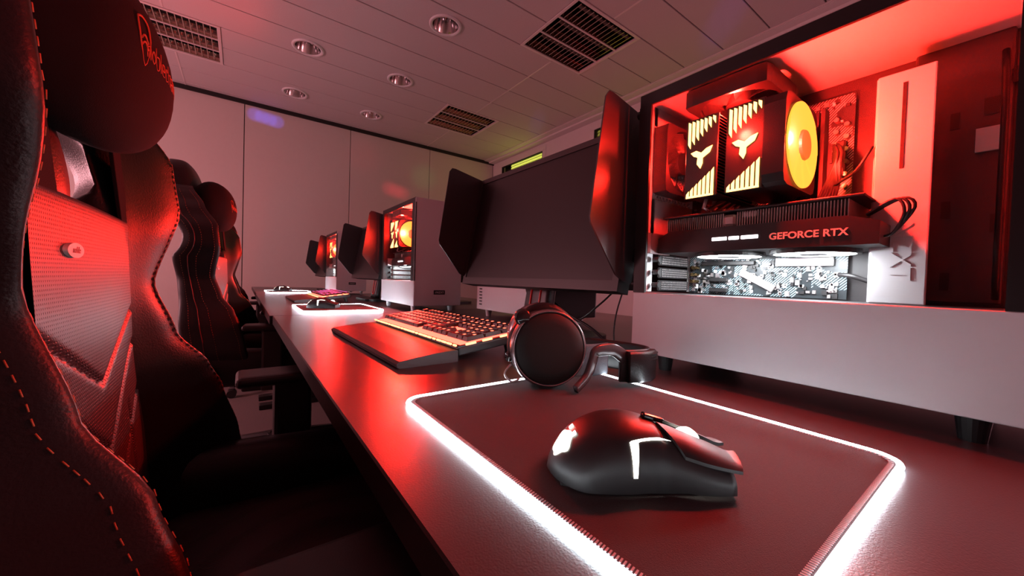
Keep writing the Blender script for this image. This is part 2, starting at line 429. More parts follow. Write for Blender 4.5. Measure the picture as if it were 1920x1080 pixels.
def make_pc(full=True):
    r = thing('gaming_computer', (0, 0, 0), 'x', 'computer', 'white desktop computers with red lights')
    D, Wd, H = .428, .21, .435; B = HB; T = B+H
    # steel shell: roof, back, right side, floor
    m = MB(); m.box((Wd/2+.003, D/2+.006, T-.004), (Wd-.006, D-.012, .008), bev=.0015); m.build('top_panel', 'white', r)
    m = MB(); m.box((Wd-.003, D/2+.006, B+H/2-.004), (.006, D-.012, H-.009), bev=.001)
    sp = m.build('side_panel', 'white', r)
    m = MB()
    for i in range(34): m.box((Wd+.0003, .030, B+.02+i*.0118), (.0012, .019, .0052))
    m.build('vent_strip', 'tray', sp)
    m = MB(); m.box((Wd/2+.003, D/2+.006, B+.003), (Wd-.012, D-.012, .006)); m.build('bottom_panel', 'black', r)
    m = MB(); m.box((Wd/2, .006, B+H/2), (Wd, .012, H), bev=.0025); fp = m.build('front_panel', 'white', r)
    m = MB(); m.box((.110, -.0008, B+.056), (.050, .0016, .018), bev=.0006, seg=1); lp = m.build('logo_plate', 'black', fp)
    text('lettering', '//NZXT', .0115, 'badge', lp, (.110, -.0018, B+.0555), (PI/2, 0, 0), space=1.05)
    # lower side band over the power supply
    m = MB(); m.box((.0015, D/2, B+.0505), (.003, D-.002, .101), bev=.001, seg=1); m.build('lower_side_band', 'white', r)
    m = MB(); m.box((Wd/2, D/2+.004, B+.0985), (Wd-.014, D-.03, .003)); m.build('power_supply_cover', 'tray', r)
    # rear
    m = MB()
    m.box((Wd/2, D-.003, B+.05), (Wd-.012, .006, .098)); m.box((.026, D-.003, B+.268), (.040, .006, .33)); m.box((Wd-.02, D-.003, B+.268), (.03, .006, .33))
    m.box((.106, D-.003, B+.412), (.14, .006, .035)); m.box((.106, D-.003, B+.222), (.14, .006, .09))
    m.build('rear_panel', 'black' if not full else 'whiteplastic', r)
    m = MB()
    # honeycomb vent behind the exhaust fan
    for i in range(13):
        for j in range(13):
            x = .036+.0105*i+(.005 if j % 2 else 0); z = B+.273+.0098*j
            m.ring((x, D-.003, z), 'y', .0034, .0056, .002, 6)
    m.build('honeycomb_vent', 'whiteplastic', r)
    m = MB()
    for k in range(3):
        zc = B+.114+k*.0225
        m.box((.098, D-.016, zc), (.10, .004, .019), bev=.002, seg=1)
    for k in range(3): m.cyl((.040, D-.018, B+.115+k*.022), 'y', .0045, .012, 12)
    sl = m.build('slot_cover', 'plastic', r)
    m = MB()
    for k in range(3):
        zc = B+.114+k*.0225
        for i in range(17):
            for j in range(4): m.box((.058+i*.005, D-.0185, zc-.006+j*.004), (.0022, .0015, .0024))
    m.build('vent_mesh', 'alu', sl)
    # tray
    m = MB(); m.box((.183, .214, B+.265), (.003, .37, .33)); m.box((.176, .085, B+.265), (.012, .080, .325), bev=.003)
    tr = m.build('motherboard_tray', 'tray', r)
    for (y, z, dy, dz) in ((.060, .34, .012, .02), (.052, .20, .010, .022), (.088, .33, .008, .02), (.092, .22, .008, .022), (.090, .13, .008, .022), (.040, .37, .012, .018)):
        m = MB(); m.box((.1695, y, B+z), (.001, dy, dz)); m.build('cable_slot', 'gap', tr)
    m = MB(); m.tube([(.166, .052, B+.40), (.150, .050, B+.33), (.150, .050, B+.16), (.163, .05, B+.11)], .003, 8, 2); m.build('bracket_rail', 'black', tr)
    m = MB(); m.box((.1665, .060, B+.300), (.004, .022, .028)); m.build('drive_label', 'whiteplastic', tr)
    # front fans (intake, unlit) and bracket
    m = MB(); m.box((.055, .036, B+.265), (.10, .004, .33)); 
    m.tube([(.012, .034, B+.41), (.012, .034, B+.10)], .003, 8, 1); m.build('front_bracket', 'black', r)
    # cable bar
    m = MB(); m.box((.103, .123, B+.2425), (.004, .050, .285), bev=.0015); m.box((.14, .1485, B+.2425), (.07, .002, .283))
    cb = m.build('cable_cover', 'whiteplastic', r)
    m = MB(); m.box((.1006, .1235, B+.318), (.0012, .0034, .104)); m.build('slot', 'gap', cb)
    if full: text('lettering', 'NZXT', .026, 'whiteplastic', cb, (.1004, .121, B+.165), (PI/2, PI/2, -PI/2), extrude=.0006)
    # motherboard
    m = MB(); m.box((.171, .3015, B+.2525), (.0016, .237, .302)); mb = m.build('motherboard', 'pcb', r)
    rnd = random.Random(4)
    m = MB(); m.smooth = False
    occupied = []
    for k in range(330 if full else 30):
        y = rnd.uniform(.19, .415); z = B+rnd.uniform(.105, .165) if k % 3 else B+rnd.uniform(.24, .40)
        m.mi = rnd.choice((0, 1, 1, 2)); s_ = rnd.uniform(.0018, .0065)
        m.box((.1685, y, z), (.004, s_, s_*rnd.uniform(.5, 1.6)))
    m.build('chip', ['plastic', 'alu', 'whiteplastic'], mb)['kind'] = 'stuff'
    if full:
        m = MB()
        for (y, z, L) in ((.348, .158, .09), (.362, .128, .032), (.362, .109, .032)): m.box((.166, y, B+z), (.009, L, .0075), bev=.001, seg=1)
        m.build('expansion_slot', 'plastic', mb)
        m = MB(); m.box((.166, .235, B+.158), (.006, .075, .014), bev=.001); m.box((.166, .35, B+.170), (.008, .08, .010), bev=.001); m.box((.166, .30, B+.128), (.004, .06, .012), rot=(.5, 0, 0), bev=.001)
        m.build('heatsink_plate', 'alu', mb)
        m = MB()
        for z in (.150, .137, .124): m.cyl((.160, .408, B+z), 'x', .0035, .012, 14); m.cyl((.160, .400, B+z), 'x', .0025, .010, 10)
        m.build('audio_jack', 'gold', mb)
        for (y, z) in ((.268, .118), (.200, .118)):
            m = MB()
            for a in range(8): m.box((.168, y+.006*math.cos(a*PI/4), B+z+.006*math.sin(a*PI/4)), (.003, .002, .002))
            m.build('screw_ring', 'alu', mb)
        m = MB()
        for i in range(4): m.box((.165, .215+.0095*i, B+.32), (.012 if i % 2 else .03, .005, .13))
        m.build('memory_module', 'plastic', mb)
        m = MB()
        for i in range(14): m.cyl((.166, .190+.012*(i % 2), B+.25+.009*i), 'x', .0032, .010, 10)
        m.build('capacitor', 'alu', mb)
    # CPU tower cooler
    cz = B+.311
    del_ = MB()
    for (ya, yb) in ((.243, .290), (.303, .350)):
        z = cz-.057
        while z <= cz+.059:
            del_.box((.082, (ya+yb)/2, z), (.124, yb-ya, .0012)); z += .0046 if full else .012
    ck = del_.build('cpu_cooler', 'black', r)
    for k, (ya, yb) in enumerate(((.243, .290), (.303, .350))):
        m = MB(); m.box((.0175, (ya+yb)/2, cz), (.003, yb-ya+.002, .122), bev=.001, seg=1); cv = m.build('cooler_cover', 'plastic', ck)
        wv = yb-ya
        def P(u, v, x=.0155): return (x, yb-.002-u*(wv-.004), cz-.060+v*.120)
        m = MB()
        # diagonal light stripes in an upper and a lower wedge (u: 0 rear .. 1 front, v: 0 bottom .. 1 top)
        n = 7
        for i in range(n):
            u = .07+.86*i/(n-1); dw = .045
            lo = .99-.02*u-(.34-.30*u) ; hi = .985
            if hi-lo > .03: m.prism([P(u-dw, lo+.03), P(u+dw, lo-.03), P(u+dw, hi-.02), P(u-dw, hi)], (-.0008, 0, 0))
            lo = .02; hi = .05+.29*u
            m.prism([P(u-dw, lo), P(u+dw, lo), P(u+dw, hi+.02), P(u-dw, hi-.02)], (-.0008, 0, 0))
        m.prism([P(.02, .0), P(.98, .0), P(.98, .022), P(.02, .022)], (-.0008, 0, 0))
        m.build('light_stripes', 'e_red', ck)
        m = MB()
        cu, cvv = .5, .52
        for a, L in ((35, .105), (155, .085), (270, .095)):
            a = math.radians(a); dy, dz = math.cos(a), math.sin(a); nx, nz = -dz, dy
            def Q(t, s_): 
                yy = -(dy*t+nx*s_)*.16; zz = (dz*t+nz*s_)*.16
                return (.0155, (ya+yb)/2+yy, cz+.002+zz)
            m.prism([Q(.0, -.028), Q(L*.75, -.034), Q(L*1.25, .0), Q(L*.75, .020), Q(0, .02)], (-.0009, 0, 0))
        m.build('emblem', 'e_red', ck)
    m = MB()
    for x in (.05, .075, .10, .125):
        m.tube([(x, .33, cz-.05), (x, .33, cz-.075), (.160, .30, cz-.01)], .003, 8, 3)
    m.build('heat_pipe', 'alu', ck)
    # glowing fan facing the front of the case
    fx, fy = .069, .228
    n = 48; m = MB(); rows = []
    for k in range(n):
        a = 2*PI*k/n; ca, sa = math.cos(a), math.sin(a); q = min(1/max(abs(ca), abs(sa)), 1.33); w2 = .060
        rows.append([(fx+w2*q*ca, fy+.013, cz+w2*q*sa), (fx+w2*q*ca, fy-.012, cz+w2*q*sa), (fx+.0575*ca, fy-.012, cz+.0575*sa), (fx+.0575*ca, fy+.013, cz+.0575*sa)])
    m.grid(rows, closeu=True, closev=True); ff = m.build('fan_frame', 'plastic', ck)
    m = MB()
    for b in range(9):
        a0 = 2*PI*b/9; Pm = []
        for i in range(6):
            rr = .0205+.0355*i/5; row = []
            for j in range(5):
                t = j/4; a = a0+(t-.5)*.66+.3*i/5; row.append((fx+rr*math.cos(a), fy-.0150+(t-.5)*.0005, cz+rr*math.sin(a)))
            Pm.append(row)
        m.grid(Pm)
    m.build('fan_blades', 'e_ring', ck)
    m = MB(); m.ring((fx, fy-.0135, cz), 'y', .0200, .0572, .002, 56); m.build('light_diffuser', 'e_ring', ck)
    m = MB(); m.lathe((fx, fy, cz), 'y', [(0, -.018), (.019, -.018), (.0205, -.015), (.0205, .008), (0, .008)], 32); m.build('fan_hub', 'e_hub', ck)
    # graphics card
    gy0, gy1, gz = .130, .410, B+.187
    m = MB(); m.prism([(.043, gy0, gz-.017), (.043, gy1, gz-.017), (.043, gy1, gz+.008), (.043, gy1-.02, gz+.019), (.043, gy0+.03, gz+.019), (.043, gy0, gz+.010)], (.118, 0, 0))
    g = m.build('graphics_card', 'plastic', r)
    m = MB(); m.box((.10, (gy0+gy1)/2+.004, gz+.043), (.112, gy1-gy0-.02, .003), bev=.001, seg=1); m.build('backplate', 'plastic', g)
    m = MB(); y = gy0+.03
    while y < gy1-.01:
        if not (.288 < y < .306): m.box((.104, y, gz+.030), (.106, .0011, .021))
        y += .0034 if full else .01
    m.build('fin_stack', 'fins', g)
    m = MB(); m.box((.06, .297, gz+.029), (.02, .020, .020), bev=.005); m.box((.058, .27, gz+.036), (.012, .02, .010), bev=.002); m.build('metal_clip', 'alu', g)
    if full:
        text('lettering', 'GEFORCE RTX', .0125, 'e_lcd', g, (.0424, .199, gz-.001), (PI/2, 0, -PI/2), space=1.02, bold=.0003)
    m = MB()
    for (ya, yb) in ((.3180, .2960), (.2935, .2790), (.2765, .2540)): m.box((.0424, (ya+yb)/2, gz+.001), (.0016, ya-yb, .0052), bev=.0007, seg=1)
    m.build('light_bar', 'e_white_s', g)
    for yc in (.318, .206):
        m = MB(); m.ring((.100, yc, gz-.0200), 'z', .046, .051, .006, 40); fr = m.build('fan_ring', 'plastic', g)
        m = MB(); m.lathe((.100, yc, gz-.0195), 'z', [(.016, .001), (.020, -.0035), (.045, -.0035), (.0455, .001)], 40); m.build('lit_blades', 'e_white', g)
        m = MB(); m.cyl((.100, yc, gz-.020), 'z', .017, .007, 24); m.build('fan_hub', 'black', g)
    m = MB(); m.box((.055, .416, gz+.00), (.06, .006, .035)); m.build('port_bracket', 'alu', g)
    # case fans
    fan(r, 'rear_fan', (.094, D-.020, B+.334), 'y', .118, ('plastic', 'plastic', 'plastic'))
    m = MB()
    rf = fan(r, 'roof_fan', (.082, .302, B+.410), 'z', .118, ('plastic', 'plastic', 'plastic'))
    # window frame and glass
    m = MB()
    for (y, z, dy, dz) in ((D/2, B+.425, D-.004, .020), (D-.012, B+.258, .022, .314), (.020, B+.258, .040, .314)):
        m.box((.0022, y, z), (.0044, dy, dz))
    m.build('window_frame', 'black', r)
    m = MB(); m.box((.0015, .2225, B+.258), (.0024, .363, .313)); m.build('glass_panel', 'glass', r)
    for z in (.115, .408):
        m = MB(); m.cyl((.012, D+.004, B+z), 'y', .0055, .010, 14); m.build('thumbscrew', 'black', r)
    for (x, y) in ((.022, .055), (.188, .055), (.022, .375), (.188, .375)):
        m = MB(); m.lathe((x, y, 0), 'z', [(0, 0), (.0095, 0), (.0125, B), (0, B)], 20); m.build('foot', 'black' if full else 'whiteplastic', r)  # near computer's feet blacked: the shade under it put into their colour
    # cables
    if full:
        m = MB()
        for i in range(12):
            o1 = (i % 6)*.0035; o2 = (i//6)*.004
            m.tube([(.168, .196+o2, B+.300+o1*.9), (.135, .193+o2, B+.305+o1), (.118, .185+o2, B+.280+o1), (.125, .190+o1, B+.250), (.135+o2, .205+o1*1.2, B+.225)], .0021, 6, 4)
        m.build('cable_bundle', 'cable', r)
        m = MB(); m.box((.166, .196, B+.309), (.012, .012, .052), bev=.002, seg=1); m.build('plug', 'plastic', r)
        m = MB()
        for i in range(3):
            m.tube([(.06+.004*i, .145, gz+.02), (.052, .120-.003*i, gz+.034), (.05, .112-.004*i, gz+.018+.002*i), (.06, .122, gz-.004), (.07, .135, gz-.006)], .0016, 6, 4)
        m.tube([(.10, .150, B+.30), (.10, .165, B+.272), (.12, .19, B+.262)], .002, 6, 4)
        m.tube([(.16, .190, B+.138), (.15, .172, B+.135), (.16, .150, B+.125)], .0035, 6, 4)
        m.build('cable', 'cable', r)
    # point lamps for the red and white glow inside the case
    led('red_fan_lamp', 'POINT', (.030, .203, cz+.001), 16 if full else 43, RED, .008, r)
    led('red_cooler_lamp', 'POINT', (.0085, .268, cz+.018), 4.5 if full else 8, RED, .009, r)
    led('red_rear_fill', 'POINT', (.035, .372, cz+.01), 2.2, RED, .008, r)  # added red fill behind the cooler, no light strip here
    for yw in (.318, .206): led('white_fan_lamp', 'POINT', (.078, yw, gz-.031), .55, (.86, .95, 1), .006, r)
    led('red_roof_lamp', 'POINT', (.05, .296, B+.386), 6.0, RED, .006, r)
    return r
def place(o, x, y, rz, label, z=DT):
    o.location = (x, y, z); o.rotation_euler = (0, 0, rz); o['label'] = label; return o
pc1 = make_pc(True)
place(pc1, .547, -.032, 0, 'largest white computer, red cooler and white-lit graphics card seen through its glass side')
pcs = make_pc(False)
place(pcs, .553, 1.421, 0, 'white computer between the near and the middle monitor, red fan glowing behind its glass')
c3 = copy_tree(pcs); place(c3, .552, 2.919, 0, 'farthest white computer with red fan, beside the last monitor')
c4 = copy_tree(pcs); 
for k in c4.children:
    if k.type == 'LIGHT': k.data = k.data.copy(); k.data.energy *= .12
place(c4, .75+.21, 1.263, PI, 'white computer of the opposite row seen from its vented side, under the near monitor')

# ------------------------------------------------------------ monitors with side hoods
def make_monitor():
    r = thing('monitor', (0, 0, 0), 'x', 'monitor', 'dark monitors with side hoods')
    # local frame: +x away from the user, origin on the desk under the panel centre
    hz, th = .285, math.radians(10.3)            # centre height, backward tilt
    Hh, Wp = .325, .575
    def L(s, y, d):   # s up along the panel (0 centre), y lateral, d towards the user
        return Vector((math.sin(th)*s-math.cos(th)*d, y, hz+math.cos(th)*s+math.sin(th)*d))
    def slab(m, s0, s1, y0, y1, d0, d1):
        P = [L(s0, y0, d0), L(s0, y1, d0), L(s1, y1, d0), L(s1, y0, d0)]; Q = [L(s0, y0, d1), L(s0, y1, d1), L(s1, y1, d1), L(s1, y0, d1)]
        a = [m.bm.verts.new(p) for p in P]; b = [m.bm.verts.new(p) for p in Q]; F = [m.bm.faces.new(a[::-1]), m.bm.faces.new(b)]
        for i in range(4): F.append(m.bm.faces.new((a[i], a[(i+1) % 4], b[(i+1) % 4], b[i])))
        m._fin(F)
    m = MB(); slab(m, -Hh/2, Hh/2, -Wp/2+.004, Wp/2-.004, -.035, -.002)
    # bulging rear shell
    rows = []
    for i in range(9):
        s = -1+2*i/8; rows.append([L(s*.14, t/8*.24*2-.24, -.035-.035*math.sqrt(max(0, 1-s*s))*math.sqrt(max(0, 1-(t/8*2-1)**2))) for t in range(9)])
    m.smooth = True; m.grid(rows); m.build('rear_housing', 'plastic', r)
    m = MB(); b = .014
    slab(m, -Hh/2, -Hh/2+.020, -Wp/2, Wp/2, -.010, .003); slab(m, Hh/2-b, Hh/2, -Wp/2, Wp/2, -.010, .003)
    slab(m, -Hh/2+.020, Hh/2-b, -Wp/2, -Wp/2+b, -.010, .003); slab(m, -Hh/2+.020, Hh/2-b, Wp/2-b, Wp/2, -.010, .003)
    m.build('bezel', 'plastic', r)
    m = MB(); slab(m, -Hh/2+.019, Hh/2-b+.001, -Wp/2+b-.001, Wp/2-b+.001, -.004, .0006); m.build('screen', 'screen', r)
    for sgn in (-1, 1):
        pts2 = [(Hh/2+.002, -.028), (Hh/2+.008, .02), (Hh/2+.012, .098), (Hh/2+.009, .106), (Hh/2-.001, .110)] if 1 else 0
        out = [(Hh/2+.001, -.030), (Hh/2+.004, .095), (Hh/2+.002, .106), (Hh/2-.010, .112), (-.055, .104), (-.064, .100), (-.135, .018), (-.142, -.004), (-.142, -.030)]
        m = MB(); y = sgn*(Wp/2+.001); y2 = sgn*(Wp/2+.004)
        a = [m.bm.verts.new(L(s, y, d)) for s, d in out]; b_ = [m.bm.verts.new(L(s, y2, d)) for s, d in out]; n = len(out)
        F = [m.bm.faces.new(a[::-1]), m.bm.faces.new(b_)]+[m.bm.faces.new((a[i], a[(i+1) % n], b_[(i+1) % n], b_[i])) for i in range(n)]
        m._fin(F); fl = m.build('side_hood', 'hood', r)
        m = MB()
        for s in (-.09, .08): slab(m, s-.012, s+.012, sgn*(Wp/2-.006), sgn*(Wp/2+.006), -.034, -.022)
        m.build('hinge_clip', 'black', fl)
    # stand
    m = MB()
    P = []
    for k in range(13):
        t = k/12; z = .012+.30*t; w = .052-.012*t; x = .045+.045*t
        sec = rrect(.030, 2*w, .012, 4); P.append([Vector((x+u, v+.028, z)) for u, v in sec])
    m.smooth = True; m.grid(P, closev=True, cap=True); col = m.build('stand_column', 'soft', r)
    m = MB(); m.smooth = True
    loop = [(.0415+.15*u, v+.028, .090+u) for u, v in rrect(.11, .036, .017, 5)]
    m.tube(loop+[loop[0]], .0035, 8, 1); m.build('cable_hole_ring', 'redplastic', col)
    m = MB(); m.prism([(.0425+.15*u, v+.028, .090+u) for u, v in rrect(.108, .032, .016, 5)], (.002, 0, 0)); m.build('cable_hole', 'redplastic', col)
    m = MB(); m.box((.088, .014, .30), (.06, .12, .09), bev=.01); m.build('tilt_mount', 'plastic', r)
    m = MB(); m.prism([(.07+u, v+.02, 0) for u, v in rrect(.22, .28, .05, 6)], (0, 0, .012)); bs = m.build('stand_base', 'soft', r)
    return r
M['hood'] = mat('hood_plastic', (.030, .022, .024), .36, noise=.05, bump=.04, bscale=900)
# origin: panel centre line at x .573 in the world
mon = make_monitor(); place(mon, .573, .7125, 0, 'large monitor with side hoods between the near computer and the second computer')
m2 = copy_tree(mon); place(m2, .592, 2.215, 0, 'hooded monitor between the second and the farthest computer')
m3 = copy_tree(mon); place(m3, .600, 3.715, 0, 'smallest hooded monitor at the far end of the row, left of the farthest computer')
m4 = copy_tree(mon); place(m4, 1.02, .47, PI, 'dark monitor back of the opposite row, seen in the gap left of the near computer')
m5 = copy_tree(mon); place(m5, 1.04, 2.00, PI, 'dark monitor back of the opposite row, in the gap right of the second computer')

# ------------------------------------------------------------ glowing mouse mats
def make_mat():
    r = thing('mouse_mat', (0, 0, 0), 'x', 'mouse mat', 'black mouse mats with a white glowing edge')
    w, h = .290, .350
    m = MB(); m.prism([(u, v, 0) for u, v in rrect(w-.004, h-.004, .018, 8)], (0, 0, .0035)); m.build('cloth_top', 'pad', r)
    m = MB(); m.smooth = True
    loop = [(u, v, .0026) for u, v in rrect(w, h, .020, 8)]
    P = []; n = len(loop)
    for i in range(n):
        p = Vector(loop[i]); d = (Vector(loop[(i+1) % n])-Vector(loop[i-1])).normalized(); o = Vector((d.y, -d.x, 0))
        P.append([p+o*.0026*math.cos(2*PI*k/8)+Vector((0, 0, .0026*math.sin(2*PI*k/8))) for k in range(8)])
    m.grid(P, closeu=True, closev=True); m.build('glowing_edge', 'e_pad', r)
    # stitching along the rim
    m = MB()
    pts = [(u, v) for u, v in rrect(w-.010, h-.010, .016, 8)]
    n = len(pts)
    for i in range(n):
        a = Vector((*pts[i], 0)); b = Vector((*pts[(i+1) % n], 0)); L_ = (b-a).length; k = max(1, int(L_/.0022))
        for j in range(k):
            p = a+(b-a)*(j+.5)/k; d = (b-a).normalized(); ang = math.atan2(d.y, d.x)
            m.box((p.x, p.y, .0036), (.0010, .0034, .0007), rot=(0, 0, ang+.25))
    m.build('stitching', 'stitch', r)
    return r
M['stitch'] = mat('mat_stitching', (.30, .24, .25), .6)
mt = make_mat(); place(mt, .292, .226, 0, 'largest mouse mat with glowing white edge, a mouse and the headset standing on it')
def brighter(o):
    for k in o.children:
        if k.name.startswith('glowing_edge'): k.material_slots[0].link = 'OBJECT'; k.material_slots[0].material = M['e_pad2']
q = copy_tree(mt); brighter(q); place(q, .325, 1.70, 0, 'glowing mouse mat in front of the second white computer, behind the red keyboard')
q = copy_tree(mt); brighter(q); place(q, .290, 3.30, 0, 'farthest glowing mouse mat at the end of the desk row')

# ------------------------------------------------------------ mice
def make_mouse():
    r = thing('computer_mouse', (0, 0, 0), 'x', 'computer mouse', 'black mice with white lights')
    L_ = .125
    def prof(a):
        w = .0335*(math.sin(min(1, a/.22)*PI/2)**.55)*(1-.14*math.exp(-((a-.62)/.16)**2))*(1-.10*max(0, a-.8)/.2)
        if a < .42: h = .041*math.sin((a/.42)*PI/2)**.62 if a > 0 else 0
        else: h = .041-.026*((a-.42)/.58)**1.5
        return max(w, .0005), max(h, .001)
    def S(a, b, off=0, drop=0):
        w, h = prof(a); ph = b*PI/2
        y = w*math.copysign(abs(math.sin(ph))**.85, ph); z = h*abs(math.cos(ph))**.62
        # normal offset, approximated radially
        n = Vector((0, y/w, max(z, 0)/h)).normalized() if h > .002 else Vector((-1, 0, 0))
        return Vector((-L_/2+L_*a, y, .0015+z-drop))+n*off
    m = MB(); m.smooth = True
    m.grid([[S(.96*(i/40)**1.15, -1+2*j/28, -.0012 if i/40 > .66 else 0) for j in range(29)] for i in range(41)])
    a = .96; ring_ = [S(a, -1+2*j/28, -.0012) for j in range(29)]
    m.smooth = False
    vs = [m.bm.verts.new(p) for p in ring_]; m.bm.faces.new(vs)
    bmesh.ops.remove_doubles(m.bm, verts=m.bm.verts, dist=1e-5)
    m.build('body', 'soft', r)
    m = MB(); m.prism([(-.055, -.022, 0), (-.03, -.030, 0), (.03, -.026, 0), (.052, -.022, 0), (.052, .022, 0), (.03, .026, 0), (-.03, .030, 0), (-.055, .022, 0)], (0, 0, .002)); m.build('base_plate', 'plastic', r)
    for sgn in (-1, 1):
        m = MB(); m.smooth = True; rows = []; rowsb = []
        for i in range(17):
            t = i/16; row = []; rb = []
            for j in range(11):
                s_ = j/10
                a = .60+.10*s_+(.44-.09*s_-.05*s_)*t; b = sgn*(.10+.56*s_)
                lift = .0016+.0030*t**2
                row.append(S(min(a, 1.0), b, 0)+Vector((max(0, a-1)*L_, 0, lift))); rb.append(row[-1]+Vector((0, 0, -.0022)))
            rows.append(row); rowsb.append(rb)
        n = len(rows); k = len(rows[0])
        m.grid(rows); m.grid(rowsb)
        m.grid([rows[0], rowsb[0]]); m.grid([rows[-1], rowsb[-1]])
        m.grid([[q_[0] for q_ in rows], [q_[0] for q_ in rowsb]]); m.grid([[q_[-1] for q_ in rows], [q_[-1] for q_ in rowsb]])
        m.build('button', 'soft', r)
    m = MB(); m.box((.012, 0, .0400), (.016, .0065, .004), rot=(0, .25, 0), bev=.0015); m.build('centre_button', 'gloss', r)
    m = MB(); m.smooth = True; m.lathe((.036, 0, .0235), 'y', [(0, -.004), (.0085, -.004), (.0100, -.002), (.0100, .002), (.0085, .004), (0, .004)], 28); m.build('scroll_wheel', 'e_mouse', r)
    # glowing strip over the back, bent near the top, and the emblem on the rump
    def patch(name, f, nu, nv, mtl):
        m = MB(); m.grid([[f(i/nu, j/nv) for j in range(nv+1)] for i in range(nu+1)]); m.build(name, mtl, r)
    for sgn in (-1, 1):
        def stripf(u, v, sgn=sgn):
            b = sgn*(.93-.62*u); a = .43+.0*u
            if u > .60: a = .43+(u-.60)*.45; b = sgn*(.93-.62*.60-.30*(u-.60))
            wd = .011+.022*u
            return S(a+wd*(v-.5)*2, b, .0006)
        patch('light_strip', stripf, 24, 3, 'e_mouse')
    def logof(u, v):
        rr = .5*u; an = 2*PI*v; k = 1+.10*math.cos(5*an)
        return S(.080+.100*rr*k*math.cos(an), -.06+.62*rr*k*math.sin(an), .0006)
    patch('emblem', logof, 4, 30, 'e_mouse')
    m = MB()
    for s_ in (-1, 1):
        m.prism([S(.130, s_*.06, .0012), S(.150, s_*.06, .0012), S(.150, s_*.14, .0012), S(.130, s_*.14, .0012)], (0, 0, -.0008))
    m.build('emblem_tip', 'e_mouse', r)
    return r
ms = make_mouse(); place(ms, .231, .161, math.radians(-37), 'large black mouse beside the headset, white lights on its back, flank and wheel', DT+.0036)
q = copy_tree(ms); place(q, .270, 1.68, math.radians(-30), 'black mouse on the middle glowing mat in front of the second computer', DT+.0036)
q = copy_tree(ms); place(q, .255, 3.36, math.radians(-25), 'black mouse on the farthest glowing mat', DT+.0036)

# ------------------------------------------------------------ keyboards
KEYW = 1.0
def key_mesh(w, mtl, d=1):
    u = .01905; m = MB(); hw = (w*u-.0012)/2; hd = (d*u-.0012)/2; tw = hw-.0026; td = hd-.0024; h = .0075
    bot = [(-hd, -hw, 0), (hd, -hw, 0), (hd, hw, 0), (-hd, hw, 0)]; top = [(-td+.0004, -tw, h), (td+.0004, -tw, h), (td+.0004, tw, h), (-td+.0004, tw, h)]
    a = [m.bm.verts.new(p) for p in bot]; b = [m.bm.verts.new(p) for p in top]
    F = [m.bm.faces.new(b), m.bm.faces.new(a[::-1])]+[m.bm.faces.new((a[i], a[(i+1) % 4], b[(i+1) % 4], b[i])) for i in range(4)]
    m._fin(F); m.mi = 1
    l = .0028; m.prism([(.0008, -l, h+.0001), (.0052, -l, h+.0001), (.0052, l, h+.0001), (.0008, l, h+.0001)], (0, 0, .0003))
    bmesh.ops.recalc_face_normals(m.bm, faces=m.bm.faces)
    me = bpy.data.meshes.new('keycap'); m.bm.to_mesh(me); m.bm.free(); me.materials.append(M['plastic']); me.materials.append(M[mtl]); return me
